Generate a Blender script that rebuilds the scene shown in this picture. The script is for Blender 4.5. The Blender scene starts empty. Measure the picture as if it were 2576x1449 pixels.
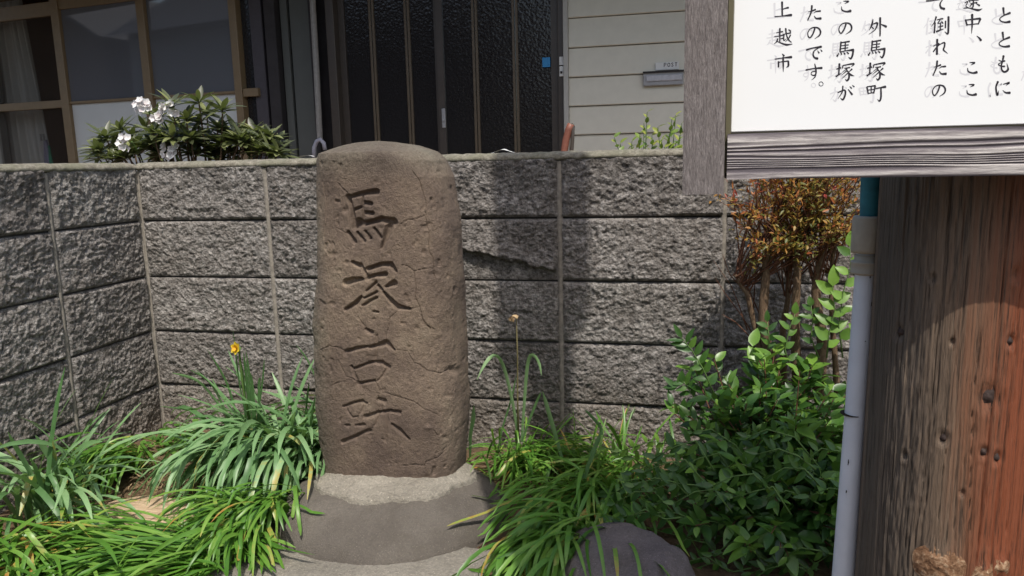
import bpy, math, random
import numpy as np
from mathutils import Vector
random.seed(7); RNG = np.random.default_rng(7)
sc = bpy.context.scene
COL = sc.collection

# ---------------------------------------------------------------- camera
F, PITCH, YAW, ROLL, CZ = 1868.5, .1672, .2206, -.0241, .973      # focal length in units of a 2576 px wide frame
_cy, _sy = math.cos(YAW), math.sin(YAW)
FW = np.array([-_sy*math.cos(PITCH), _cy*math.cos(PITCH), -math.sin(PITCH)])
_rt = np.array([_cy, _sy, 0.]); _up = np.cross(_rt, FW)
RT = _rt*math.cos(ROLL)+_up*math.sin(ROLL); UP = -_rt*math.sin(ROLL)+_up*math.cos(ROLL)
CAM = np.array([0, 0, CZ])
cd = bpy.data.cameras.new('camera'); cam = bpy.data.objects.new('camera', cd); COL.objects.link(cam)
cd.sensor_width = 36; cd.lens = 36*F/2576; cd.clip_start = .02; cd.clip_end = 1000
from mathutils import Matrix
cam.matrix_world = Matrix(((RT[0], UP[0], -FW[0], 0), (RT[1], UP[1], -FW[1], 0), (RT[2], UP[2], -FW[2], CZ), (0, 0, 0, 1)))
sc.camera = cam

# ---------------------------------------------------------------- world, sun, exposure
AZ, EL = math.radians(23), math.radians(60.5)
SUN = np.array([math.sin(AZ)*math.cos(EL), -math.cos(AZ)*math.cos(EL), math.sin(EL)])
world = bpy.data.worlds.new('World'); sc.world = world; world.use_nodes = True
nt = world.node_tree; nt.nodes.clear()
sky = nt.nodes.new('ShaderNodeTexSky'); sky.sky_type = 'NISHITA'; sky.sun_disc = False
sky.sun_elevation = EL; sky.sun_rotation = math.atan2(SUN[0], SUN[1]); sky.air_density = 1.2; sky.dust_density = 3.0; sky.ozone_density = .7
bg = nt.nodes.new('ShaderNodeBackground'); bg.inputs[1].default_value = .15
wo = nt.nodes.new('ShaderNodeOutputWorld'); nt.links.new(sky.outputs[0], bg.inputs[0]); nt.links.new(bg.outputs[0], wo.inputs[0])
sl = bpy.data.lights.new('sun', 'SUN'); sl.energy = 3.7; sl.angle = math.radians(.53); sl.color = (1, .95, .88)
sun = bpy.data.objects.new('sun', sl); COL.objects.link(sun)
sun.rotation_euler = Vector(SUN).to_track_quat('Z', 'Y').to_euler()
sc.view_settings.view_transform = 'Standard'; sc.view_settings.look = 'None'
sc.view_settings.exposure = 0.24; sc.view_settings.gamma = 1; sc.view_settings.use_curve_mapping = False
sc.cycles.max_bounces = 6; sc.cycles.transparent_max_bounces = 12

# ---------------------------------------------------------------- helpers
def ray(x, y): return FW+RT*(x-1288)/F-UP*(y-724.5)/F
def atY(x, y, Y): d = ray(x, y); return CAM+d*(Y/d[1])
def atZ(x, y, Z): d = ray(x, y); return CAM+d*((Z-CZ)/d[2])
def proj(P):
    d = np.asarray(P)-CAM; w = d@FW
    return 1288+F*(d@RT)/w, 724.5-F*(d@UP)/w

def _hash(ix, iy, iz, seed):
    h = (ix*374761393+iy*668265263+iz*2147483647+seed*1274126177) & 0xffffffff
    h = ((h ^ (h >> 13))*1274126177) & 0xffffffff
    h = ((h ^ (h >> 16))*2246822519) & 0xffffffff
    return ((h ^ (h >> 15)) & 0xffffff)/float(0xffffff)
def vnoise(P, seed=0):
    P = np.asarray(P, float); i = np.floor(P).astype(np.int64); f = P-i; u = f*f*(3-2*f)
    r = 0
    for dx in (0, 1):
        for dy in (0, 1):
            for dz in (0, 1):
                w = (u[:, 0] if dx else 1-u[:, 0])*(u[:, 1] if dy else 1-u[:, 1])*(u[:, 2] if dz else 1-u[:, 2])
                r = r+w*_hash(i[:, 0]+dx, i[:, 1]+dy, i[:, 2]+dz, seed)
    return r*2-1
def fbm(P, oct=4, seed=0, gain=.5):
    P = np.asarray(P, float); a, r, t = 1., 0, 0
    for k in range(oct):
        r = r+a*vnoise(P*2**k+k*17.3, seed+k); t += a; a *= gain
    return r/t
def P3(x, y, z=0):
    x = np.asarray(x, float); return np.stack([x.ravel(), np.broadcast_to(y, x.shape).ravel(), np.broadcast_to(z, x.shape).ravel()], 1)

def mesh(name, V, Fc, mat, smooth=False, tint=None):
    V = np.asarray(V, np.float32).reshape(-1, 3); me = bpy.data.meshes.new(name)
    if isinstance(Fc, np.ndarray):
        k = Fc.shape[1]; n = len(Fc)
        me.vertices.add(len(V)); me.vertices.foreach_set('co', V.ravel())
        me.loops.add(n*k); me.loops.foreach_set('vertex_index', Fc.ravel().astype(np.int32))
        me.polygons.add(n); me.polygons.foreach_set('loop_start', np.arange(0, n*k, k, dtype=np.int32))
        try: me.polygons.foreach_set('loop_total', np.full(n, k, np.int32))
        except Exception: pass
        me.update(calc_edges=True); me.validate()
    else:
        me.from_pydata([tuple(map(float, v)) for v in V], [], Fc); me.update()
    if smooth: me.polygons.foreach_set('use_smooth', np.ones(len(me.polygons), bool))
    if tint is not None:
        at = me.attributes.new('tint', 'FLOAT', 'POINT'); at.data.foreach_set('value', np.asarray(tint, np.float32))
    if mat: me.materials.append(mat)
    return me
def thing(name, label, cat, loc=(0, 0, 0), group=None, kind=None):
    o = bpy.data.objects.new(name, None); COL.objects.link(o); o.location = loc; o.empty_display_size = .1
    if label: o['label'] = label
    if cat: o['category'] = cat
    if group: o['group'] = group
    if kind: o['kind'] = kind
    return o
def org(o):
    v = np.zeros(3)
    while o is not None: v = v+np.array(o.location); o = o.parent
    return v
def part(name, V, Fc, mat, parent=None, smooth=False, tint=None, kind=None, label=None):
    V = np.asarray(V, float).reshape(-1, 3)
    if parent is not None: V = V-org(parent)
    o = bpy.data.objects.new(name, mesh(name, V, Fc, mat, smooth, tint)); COL.objects.link(o)
    if parent is not None: o.parent = parent
    if kind: o['kind'] = kind
    if label: o['label'] = label
    return o
def inst(name, me, loc, rot, scale, parent):
    o = bpy.data.objects.new(name, me); COL.objects.link(o)
    if parent is not None: loc = np.array(loc)-org(parent); o.parent = parent
    o.location = loc; o.rotation_euler = rot; o.scale = scale
    return o
def box(x0, x1, y0, y1, z0, z1):
    V = [(x, y, z) for x in (x0, x1) for y in (y0, y1) for z in (z0, z1)]
    return V, [(0, 1, 3, 2), (4, 6, 7, 5), (0, 4, 5, 1), (2, 3, 7, 6), (0, 2, 6, 4), (1, 5, 7, 3)]
def bbox(x0, x1, y0, y1, z0, z1, b=.003):
    """box with bevelled edges"""
    V = []; Fc = []
    xs, ys, zs = (x0, x1), (y0, y1), (z0, z1)
    idx = {}
    for i in (0, 1):
        for j in (0, 1):
            for k in (0, 1):
                sx, sy, sz = (1, -1)[i]*b, (1, -1)[j]*b, (1, -1)[k]*b
                c = (xs[i], ys[j], zs[k])
                for a, p in enumerate(((c[0], c[1]+sy, c[2]+sz), (c[0]+sx, c[1], c[2]+sz), (c[0]+sx, c[1]+sy, c[2]))):
                    idx[i, j, k, a] = len(V); V.append(p)
    g = lambda i, j, k, a: idx[i, j, k, a]
    Fc += [(g(0,0,0,0), g(0,0,1,0), g(0,1,1,0), g(0,1,0,0)), (g(1,0,0,0), g(1,1,0,0), g(1,1,1,0), g(1,0,1,0)),
           (g(0,0,0,1), g(1,0,0,1), g(1,0,1,1), g(0,0,1,1)), (g(0,1,0,1), g(0,1,1,1), g(1,1,1,1), g(1,1,0,1)),
           (g(0,0,0,2), g(0,1,0,2), g(1,1,0,2), g(1,0,0,2)), (g(0,0,1,2), g(1,0,1,2), g(1,1,1,2), g(0,1,1,2))]
    for i in (0, 1):
        for j in (0, 1):
            for k in (0, 1): Fc.append((g(i,j,k,0), g(i,j,k,1), g(i,j,k,2)))
    for a0, a1 in ((0, 1),):
        for i in (0, 1):
            for j in (0, 1): Fc.append((g(i,j,0,0), g(i,j,0,1), g(i,j,1,1), g(i,j,1,0)))
    for j in (0, 1):
        for k in (0, 1): Fc.append((g(0,j,k,1), g(0,j,k,2), g(1,j,k,2), g(1,j,k,1)))
    for i in (0, 1):
        for k in (0, 1): Fc.append((g(i,0,k,0), g(i,0,k,2), g(i,1,k,2), g(i,1,k,0)))
    return V, Fc
def join(*ms):
    V, Fc = [], []
    for v, f in ms:
        n = len(V); V += [tuple(p) for p in v]; Fc += [tuple(i+n for i in q) for q in f]
    return V, Fc
def gridf(nu, nv, wrap=False):
    a = np.arange(nv-1)[:, None]*nu; m = nu if wrap else nu-1; c = np.arange(m)[None]; c2 = (c+1) % nu
    return np.stack([a+c, a+c2, a+nu+c2, a+nu+c], -1).reshape(-1, 4)
def tube(pts, rad, n=8, caps=True):
    pts = np.asarray(pts, float); m = len(pts); rad = np.broadcast_to(rad, (m,)); V = []
    T = np.gradient(pts, axis=0); T /= np.linalg.norm(T, axis=1)[:, None]+1e-12
    ref = np.array([0, 0, 1.]) if abs(T[0][2]) < .9 else np.array([1., 0, 0])
    u = np.cross(T[0], ref); u /= np.linalg.norm(u)
    for i in range(m):
        u = u-T[i]*(u@T[i]); u /= np.linalg.norm(u); v = np.cross(T[i], u)
        for k in range(n):
            a = 2*math.pi*k/n; V.append(pts[i]+rad[i]*(math.cos(a)*u+math.sin(a)*v))
    Fc = [tuple(q) for q in gridf(n, m, True)]
    if caps: Fc += [tuple(range(n))[::-1], tuple(range((m-1)*n, m*n))]
    return V, Fc

# ---------------------------------------------------------------- materials
def lin(c): return tuple(c)+(1,) if len(c) == 3 else c
class M:
    def __init__(s, name, rough=.8, spec=.3):
        s.m = bpy.data.materials.new(name); s.m.use_nodes = True; s.nt = s.m.node_tree
        s.b = s.nt.nodes['Principled BSDF']; s.b.inputs['Roughness'].default_value = rough
        s.b.inputs['Specular IOR Level'].default_value = spec; s.co = None
    def n(s, t, **k):
        x = s.nt.nodes.new(t)
        for a, v in k.items():
            if hasattr(x, a) and not a.startswith('i_'): setattr(x, a, v)
            else: x.inputs[a[2:].replace('_', ' ')].default_value = v
        return x
    def l(s, a, b): s.nt.links.new(a, b)
    def coord(s, scale=(1, 1, 1), kind='Object'):
        tc = s.n('ShaderNodeTexCoord'); mp = s.n('ShaderNodeMapping'); mp.inputs['Scale'].default_value = scale
        if kind == 'World':
            g = s.n('ShaderNodeNewGeometry'); s.l(g.outputs['Position'], mp.inputs[0])
        else: s.l(tc.outputs[kind], mp.inputs[0])
        return mp.outputs[0]
    def noise(s, scale, detail=5, vec=None, rough=.6, dist=0):
        x = s.n('ShaderNodeTexNoise'); x.inputs['Scale'].default_value = scale; x.inputs['Detail'].default_value = detail
        x.inputs['Roughness'].default_value = rough; x.inputs['Distortion'].default_value = dist
        if vec is not None: s.l(vec, x.inputs['Vector'])
        return x.outputs['Fac']
    def ramp(s, fac, stops):
        r = s.n('ShaderNodeValToRGB'); e = r.color_ramp.elements
        while len(e) < len(stops): e.new(.5)
        for q, (p, c) in zip(e, stops): q.position = p; q.color = lin(c)
        s.l(fac, r.inputs[0]); return r.outputs[0]
    def mix(s, fac, a, b, mode='MIX'):
        x = s.n('ShaderNodeMix', data_type='RGBA', blend_type=mode)
        for v, i in ((fac, 0), (a, 6), (b, 7)):
            if isinstance(v, (int, float)): x.inputs[i].default_value = v
            elif isinstance(v, tuple): x.inputs[i].default_value = lin(v)
            else: s.l(v, x.inputs[i])
        return x.outputs[2]
    def math(s, op, a, b=0.):
        x = s.n('ShaderNodeMath', operation=op)
        for v, i in ((a, 0), (b, 1)):
            if isinstance(v, (int, float)): x.inputs[i].default_value = v
            else: s.l(v, x.inputs[i])
        return x.outputs[0]
    def col(s, c):
        if isinstance(c, tuple): s.b.inputs['Base Color'].default_value = lin(c)
        else: s.l(c, s.b.inputs['Base Color'])
        return s
    def bump(s, h, strength=.5, dist=.01):
        x = s.n('ShaderNodeBump'); x.inputs['Strength'].default_value = strength; x.inputs['Distance'].default_value = dist
        s.l(h, x.inputs['Height']); s.l(x.outputs[0], s.b.inputs['Normal']); return s
def plain(name, c, rough=.6, spec=.4, var=.15, sc_=40, bump=0):
    m = M(name, rough, spec); v = m.coord(kind='World')
    n = m.noise(sc_, 4, v); a = tuple(x*(1-var) for x in c); b = tuple(min(1, x*(1+var)) for x in c)
    m.col(m.ramp(n, [(.3, a), (.7, b)]))
    if bump: m.bump(n, bump, .003)
    return m.m

# split faced concrete block
m = M('split_face_concrete', .95, .15); v = m.coord(kind='World')
n1 = m.noise(55, 6, v, .75); n2 = m.noise(7, 3, v, .6); n3 = m.noise(260, 3, v, .7)
c = m.ramp(n1, [(.32, (.055, .05, .047)), (.44, (.20, .187, .175)), (.55, (.35, .332, .315)), (.70, (.60, .58, .555))])
c = m.mix(m.ramp(n2, [(.35, (0, 0, 0)), (.7, (1, 1, 1))]), c, m.mix(.5, c, (.17, .15, .13)))
c = m.mix(m.ramp(n3, [(.6, (0, 0, 0)), (.78, (.7, .7, .7))]), c, (.60, .59, .58))
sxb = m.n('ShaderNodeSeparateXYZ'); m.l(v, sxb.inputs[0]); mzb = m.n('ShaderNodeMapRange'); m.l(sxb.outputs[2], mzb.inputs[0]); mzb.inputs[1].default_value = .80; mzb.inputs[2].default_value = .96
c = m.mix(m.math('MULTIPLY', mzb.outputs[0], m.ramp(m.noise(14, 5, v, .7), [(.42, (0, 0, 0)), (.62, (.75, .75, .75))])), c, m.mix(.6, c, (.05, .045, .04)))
mzc = m.n('ShaderNodeMapRange'); m.l(sxb.outputs[2], mzc.inputs[0]); mzc.inputs[1].default_value = .30; mzc.inputs[2].default_value = .08
c = m.mix(m.math('MULTIPLY', mzc.outputs[0], .55), c, m.mix(.5, c, (.24, .18, .11)))
oi = m.n('ShaderNodeObjectInfo'); c = m.mix(1., c, m.ramp(oi.outputs['Random'], [(0, (.78, .76, .74)), (.5, (.96, .94, .92)), (1, (1, .99, .96))]), 'MULTIPLY')
vs_ = m.coord((26, 26, 2.2), 'World'); c = m.mix(m.ramp(m.noise(1, 4, vs_, .6), [(.55, (0, 0, 0)), (.72, (.5, .5, .5))]), c, m.mix(.6, c, (.06, .052, .045)))
m.col(c)
vo = m.n('ShaderNodeTexVoronoi'); vo.inputs['Scale'].default_value = 110; m.l(v, vo.inputs['Vector'])
m.bump(m.math('ADD', m.math('MULTIPLY', n1, 1.6), m.math('MULTIPLY', vo.outputs['Distance'], .6)), .9, .012)
MAT_BLOCK = m.m
MAT_MORTAR = plain('mortar', (.25, .225, .19), .95, .1, .25, 60, .5)
MAT_GAP = plain('recessed_mortar', (.10, .095, .09), .95, .1, .25, 60, .3)
m = M('coping_concrete', .95, .1); v = m.coord(kind='World'); n1 = m.noise(70, 6, v, .8); n2 = m.noise(9, 3, v)
c = m.ramp(n1, [(.3, (.085, .076, .06)), (.5, (.20, .182, .145)), (.7, (.36, .335, .275))])
m.col(m.mix(m.ramp(n2, [(.4, (0, 0, 0)), (.65, (.6, .6, .6))]), c, (.15, .15, .10))); m.bump(n1, .7, .006); MAT_COPING = m.m
# monument stone
m = M('brown_weathered_stone', .9, .2); v = m.coord(kind='World')
n1 = m.noise(120, 6, v, .8); n2 = m.noise(6, 5, v, .65); n3 = m.noise(2.2, 3, v); n4 = m.noise(300, 2, v)
c = m.ramp(n2, [(.3, (.135, .102, .082)), (.46, (.23, .172, .130)), (.58, (.30, .228, .165)), (.7, (.37, .295, .21))])
c = m.mix(m.ramp(n1, [(.35, (0, 0, 0)), (.65, (.75, .75, .75))]), m.mix(.62, c, (.06, .046, .038)), c)
sx = m.n('ShaderNodeSeparateXYZ'); m.l(v, sx.inputs[0])
lich = m.math('MULTIPLY', m.n('ShaderNodeMapRange').outputs[0], 1) if False else None
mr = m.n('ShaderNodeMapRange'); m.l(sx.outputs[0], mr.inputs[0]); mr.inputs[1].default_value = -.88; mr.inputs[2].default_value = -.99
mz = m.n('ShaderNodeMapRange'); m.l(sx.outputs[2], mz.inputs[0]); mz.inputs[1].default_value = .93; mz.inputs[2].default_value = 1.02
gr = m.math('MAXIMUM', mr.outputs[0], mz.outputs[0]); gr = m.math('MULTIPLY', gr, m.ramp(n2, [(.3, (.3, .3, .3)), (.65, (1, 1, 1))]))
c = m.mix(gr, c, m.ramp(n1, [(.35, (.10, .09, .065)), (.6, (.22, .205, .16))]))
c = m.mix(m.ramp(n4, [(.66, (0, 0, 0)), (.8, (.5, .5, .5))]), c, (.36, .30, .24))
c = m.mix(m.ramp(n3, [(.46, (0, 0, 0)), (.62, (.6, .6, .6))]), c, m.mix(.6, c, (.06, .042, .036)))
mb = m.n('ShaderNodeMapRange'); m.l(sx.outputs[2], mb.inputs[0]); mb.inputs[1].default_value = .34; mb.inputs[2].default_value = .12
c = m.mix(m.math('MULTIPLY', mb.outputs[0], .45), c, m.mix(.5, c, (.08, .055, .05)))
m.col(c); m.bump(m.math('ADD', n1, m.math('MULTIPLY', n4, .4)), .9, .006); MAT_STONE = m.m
def conc(name, a, b, s=90, bstr=.4):
    m = M(name, .92, .2); v = m.coord(kind='World'); n1 = m.noise(s*2, 5, v, .7); n2 = m.noise(5, 4, v)
    c = m.ramp(n2, [(.3, a), (.7, b)])
    n3 = m.noise(19, 6, v, .75); n4 = m.noise(s*4, 2, v)
    c = m.mix(m.ramp(n1, [(.35, (0, 0, 0)), (.7, (.8, .8, .8))]), m.mix(.5, c, (.06, .055, .05)), c)
    c = m.mix(m.ramp(n3, [(.5, (0, 0, 0)), (.66, (.45, .45, .45))]), c, m.mix(.6, c, (.07, .06, .045)))
    c = m.mix(m.ramp(n4, [(.64, (0, 0, 0)), (.75, (.6, .6, .6))]), c, tuple(min(1, x*1.7) for x in b))
    m.col(c); m.bump(m.math('ADD', n1, m.math('MULTIPLY', n4, .5)), bstr, .005); return m.m
MAT_BASE = conc('smooth_grey_base', (.11, .094, .077), (.20, .176, .146), 90, .8)
MAT_COLLAR = conc('pale_rough_mortar', (.30, .27, .215), (.46, .42, .34), 70, 1.)
MAT_PAD = conc('rough_pad_concrete', (.25, .23, .185), (.38, .345, .285), 60, 1.)
MAT_ROCK = conc('purple_grey_rock', (.165, .135, .132), (.28, .235, .22), 80, .9)
# soil
m = M('dry_soil_with_litter', .95, .1); v = m.coord(kind='World')
n1 = m.noise(40, 7, v, .8); n2 = m.noise(5, 3, v)
c = m.ramp(n1, [(.3, (.055, .036, .022)), (.5, (.17, .11, .065)), (.68, (.34, .24, .15))])
m.col(m.mix(m.ramp(n2, [(.4, (0, 0, 0)), (.65, (.6, .6, .6))]), c, (.11, .085, .05))); m.bump(n1, 1, .012); MAT_SOIL = m.m
MAT_GROUND = conc('street_ground', (.11, .108, .10), (.16, .155, .145), 30, .5)
MAT_SLAB = None
m = M('weathered_pale_wood', .9, .15); v = m.coord((14, 70, 60), 'World'); n1 = m.noise(1, 6, v, .7, .6)
m.col(m.ramp(n1, [(.3, (.20, .13, .08)), (.5, (.42, .31, .20)), (.7, (.56, .44, .30))])); m.bump(n1, .7, .006); MAT_STUMP = m.m

# wood
def wood(name, dark, mid, light, scale, bump=.5, spec=.2, rough=.85, dist=.8):
    m = M(name, rough, spec); v = m.coord(scale, 'World'); n1 = m.noise(1, 6, v, .7, dist)
    v2 = m.coord(tuple(x*3.3 for x in scale), 'World'); n2 = m.noise(1, 4, v2, .7, .3)
    s = m.math('ADD', m.math('MULTIPLY', n1, .65), m.math('MULTIPLY', n2, .35))
    m.col(m.ramp(s, [(.34, dark), (.5, mid), (.64, light)])); m.bump(s, bump, .003); return m.m
MAT_STILE = wood('grey_weathered_stile_wood', (.085, .072, .07), (.205, .18, .17), (.35, .315, .30), (900, 900, 110), .9)
# rail: raised late-wood ridges are geometry, colour follows height attribute
m = M('ridged_grey_rail_wood', .85, .2); at = m.n('ShaderNodeAttribute', attribute_name='tint'); v = m.coord((60, 400, 900), 'World')
n1 = m.noise(1, 5, v, .7); hh = m.math('ADD', at.outputs['Fac'], m.math('MULTIPLY', m.math('SUBTRACT', n1, .5), .9))
m.col(m.ramp(hh, [(.15, (.115, .10, .108)), (.5, (.23, .205, .205)), (.85, (.52, .485, .455))])); m.bump(n1, .5, .001); MAT_RAIL = m.m
# pole wood: stained grey on one side, orange-red on the other (u stored in tint)
m = M('orange_stained_pole_timber', .6, .35); at = m.n('ShaderNodeAttribute', attribute_name='tint'); v = m.coord((230, 230, 3.2), 'World')
n1 = m.noise(1, 6, v, .75, .35); v2 = m.coord((9, 9, 2.2), 'World'); n2 = m.noise(1, 4, v2, .6, .5); v3 = m.coord((520, 520, 30), 'World'); n3 = m.noise(1, 4, v3, .7)
u = m.math('ADD', at.outputs['Fac'], m.math('MULTIPLY', m.math('SUBTRACT', n2, .5), .55)); u = m.math('ADD', u, m.math('MULTIPLY', m.math('SUBTRACT', n1, .5), .45))
base = m.ramp(u, [(.10, (.105, .084, .066)), (.34, (.165, .115, .078)), (.50, (.18, .088, .05)), (.68, (.21, .062, .027))])
s = m.math('ADD', m.math('MULTIPLY', n1, .6), m.math('MULTIPLY', n3, .4))
c = m.mix(m.ramp(s, [(.38, (0, 0, 0)), (.50, (1, 1, 1))]), m.mix(.85, base, (.016, .011, .008)), base)
m.col(m.mix(m.ramp(s, [(.58, (0, 0, 0)), (.7, (.4, .4, .4))]), c, (.45, .33, .22))); m.bump(s, .8, .004); MAT_POLE = m.m
MAT_KNOT = wood('pale_knot_wood', (.06, .028, .014), (.22, .12, .065), (.46, .34, .22), (110, 110, 110), .9)
MAT_KNOTD = plain('dark_knot', (.035, .022, .018), .7, .3, .3, 200, .5)
# sign
m = M('white_sign_panel', .35, .4); n = m.noise(3, 3, m.coord(kind='World')); m.col(m.ramp(n, [(.3, (.79, .80, .79)), (.7, (.83, .835, .825))])); MAT_PANEL = m.m
MAT_INK = plain('black_ink', (.018, .014, .02), .45, .4, .2, 200)
MAT_GHOST = plain('pale_grey_ghost', (.645, .645, .66), .45, .4, .02, 30)
MAT_SEAL = plain('olive_panel_edge', (.10, .09, .05), .6, .3)
# pipe
MAT_PIPE = plain('pale_blue_grey_pvc', (.60, .63, .68), .38, .5, .07, 25)
MAT_JOINT = plain('weathered_cream_pvc', (.38, .34, .275), .55, .4, .12, 60, .2)
MAT_TEAL = plain('teal_painted_pipe', (.02, .15, .19), .5, .4, .25, 60)
MAT_DIRT = plain('dark_dirt', (.03, .025, .02), .9, .1)

def leafmat(name, stops, rough=.45, spec=.45, trans=.35, tcol=None, vein=True):
    m = M(name, rough, spec); at = m.n('ShaderNodeAttribute', attribute_name='tint'); oi = m.n('ShaderNodeObjectInfo')
    n = m.noise(60, 3, m.coord(kind='World'))
    t = m.math('ADD', at.outputs['Fac'], m.math('MULTIPLY', m.math('SUBTRACT', n, .5), .35))
    c = m.ramp(t, stops); m.col(c)
    tr = m.n('ShaderNodeBsdfTranslucent'); mx = m.n('ShaderNodeMixShader'); mx.inputs[0].default_value = trans
    m.l(m.mix(.6, c, tcol or (.20, .38, .04), 'MIX'), tr.inputs[0])
    out = [x for x in m.nt.nodes if x.type == 'OUTPUT_MATERIAL'][0]
    m.l(m.b.outputs[0], mx.inputs[1]); m.l(tr.outputs[0], mx.inputs[2]); m.l(mx.outputs[0], out.inputs[0]); return m.m
MAT_DAFF = leafmat('blue_green_daffodil_leaf', [(0, (.06, .14, .045)), (.5, (.15, .28, .11)), (.9, (.27, .42, .20)), (1, (.42, .34, .09))], .42, .45, .28)
MAT_LYING = leafmat('fresh_green_strap_leaf', [(0, (.04, .12, .015)), (.5, (.10, .235, .03)), (.86, (.20, .34, .06)), (.97, (.40, .34, .08)), (1, (.40, .20, .05))], .38, .45, .3)
MAT_GLOSS = leafmat('glossy_green_leaf', [(0, (.016, .05, .012)), (.45, (.045, .115, .02)), (1, (.17, .31, .045))], .36, .45, .25)
MAT_NAND = leafmat('red_and_orange_small_leaf', [(0, (.05, .09, .02)), (.3, (.14, .15, .03)), (.5, (.34, .24, .05)), (.72, (.40, .15, .04)), (1, (.32, .045, .035))], .45, .4, .35, (.40, .16, .03))
MAT_RHODO = leafmat('olive_rhododendron_leaf', [(0, (.03, .035, .018)), (.5, (.085, .10, .042)), (1, (.24, .26, .10))], .38, .5, .2, (.22, .30, .05))
MAT_YG = leafmat('yellow_green_leaf', [(0, (.07, .14, .02)), (.5, (.17, .25, .04)), (1, (.36, .36, .07))], .4, .45, .3)
MAT_WEED = leafmat('bright_weed_leaf', [(0, (.05, .14, .02)), (1, (.14, .28, .05))], .5, .35, .35)
MAT_PETALW = leafmat('white_pink_petal', [(0, (.84, .76, .77)), (.4, (.88, .87, .86)), (1, (.90, .90, .88))], .6, .2, .35, (.85, .78, .75))
MAT_PETALY = leafmat('yellow_petal', [(0, (.75, .42, .02)), (1, (.80, .62, .05))], .5, .3, .35, (.8, .6, .05))
MAT_STRAW = leafmat('dry_straw', [(0, (.20, .13, .07)), (1, (.45, .33, .19))], .8, .1, .1, (.4, .3, .15))
MAT_BARK = wood('brown_bark', (.05, .032, .02), (.14, .09, .055), (.26, .19, .12), (260, 260, 40), .9)
MAT_TWIG = plain('reddish_twig', (.14, .065, .04), .8, .2, .3, 80)
MAT_GSTEM = plain('green_stem', (.09, .16, .04), .6, .3, .2, 80)

# ================================================================ STRUCTURE: ground
def hgrid(name, x0, x1, y0, y1, nx, ny, z, amp, freq, mat, seed, kind='structure'):
    X, Y = np.meshgrid(np.linspace(x0, x1, nx), np.linspace(y0, y1, ny)); Z = z+amp*fbm(P3(X*freq, Y*freq), 4, seed).reshape(X.shape)
    return part(name, np.stack([X, Y, Z], -1), gridf(nx, ny), mat, None, True, kind=kind)
part('ground', [(-300, -300, -.02), (300, -300, -.02), (300, 300, -.02), (-300, 300, -.02)], [(0, 1, 2, 3)], MAT_GROUND)['kind'] = 'structure'
hgrid('soil_bed', -1.88, 2.6, -.4, 2.32, 360, 220, .028, .014, 7, MAT_SOIL, 3)
hgrid('yard_ground', -6.5, 3, 2.46, 5.2, 60, 30, .03, .02, 3, MAT_SOIL, 4)

# ================================================================ block walls
def block_variant(seed, L, H, nx, nz):
    x = np.linspace(0, L, nx); z = np.linspace(0, H, nz); X, Z = np.meshgrid(x, z)
    e = np.minimum(np.minimum(X, L-X)/.012, np.minimum(Z, H-Z)/.007); e = np.clip(e, 0, 1); e = e*e*(3-2*e)
    wx = X+.02*fbm(P3(X*18, Z*18, seed), 2, seed+50).reshape(X.shape); wz = Z+.014*fbm(P3(X*18, Z*18, seed+9), 2, seed+60).reshape(X.shape)
    low = fbm(P3(wx*7, wz*11, seed*3.1), 3, seed).reshape(X.shape)
    mid = fbm(P3(wx*34, wz*42, seed*1.7), 3, seed+5, .6).reshape(X.shape)
    chip = 1-np.abs(vnoise(P3(wx*62, wz*80, seed), seed+21)).reshape(X.shape)*1.6
    fine = fbm(P3(X*170, Z*190, seed), 2, seed+31).reshape(X.shape)
    h = .0055+.0080*low+.0060*mid+.0032*chip+.0036*fine
    if seed == 99:
        s_ = Z-(.100-.22*np.clip(X-.17, 0, 1)); on = 1/(1+np.exp(-(X-.17)/.008)); up = 1/(1+np.exp(-(s_+.006*vnoise(P3(X*50, Z*50), 4).reshape(X.shape))/.0025))
        h = h*(1-on)+on*(up*(h+.020*np.exp(-np.clip(s_, 0, 1)/.05))+(1-up)*h*.25)
    h = np.maximum(h, .0015)*e
    V = np.stack([X, -h, Z], -1).reshape(-1, 3); Fc = gridf(nx, nz)
    # back skirt so that the slab has thickness
    b = [(0, .03, 0), (L, .03, 0), (L, .03, H), (0, .03, H)]; n0 = len(V); V = np.vstack([V, b])
    return V, Fc, n0
def block_mesh(seed, L, H):
    nx, nz = int(L/.0036), int(H/.0036); V, Fc, n0 = block_variant(seed, L, H, nx, nz)
    c = [0, nx-1, nx*nz-1, nx*(nz-1)]
    ex = np.array([[c[0], n0, n0+1, c[1]], [c[1], n0+1, n0+2, c[2]], [c[2], n0+2, n0+3, c[3]], [c[3], n0+3, n0, c[0]]])
    me = mesh('split_face_block', V, np.vstack([Fc, ex]), MAT_BLOCK, False); return me
CH = .2; JV, JH = .014, .0065
fullL = .5025-JV; BV = [block_mesh(s, fullL, CH-JH) for s in range(9)]; TV = [block_mesh(s+30, fullL, CH-JH-.010) for s in range(5)]
CHIP = block_mesh(99, fullL, CH-JH)
HB = [block_mesh(s+50, .39-JV, CH-JH) for s in range(4)]; HT = block_mesh(70, .39-JV, CH-JH-.010)
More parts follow.
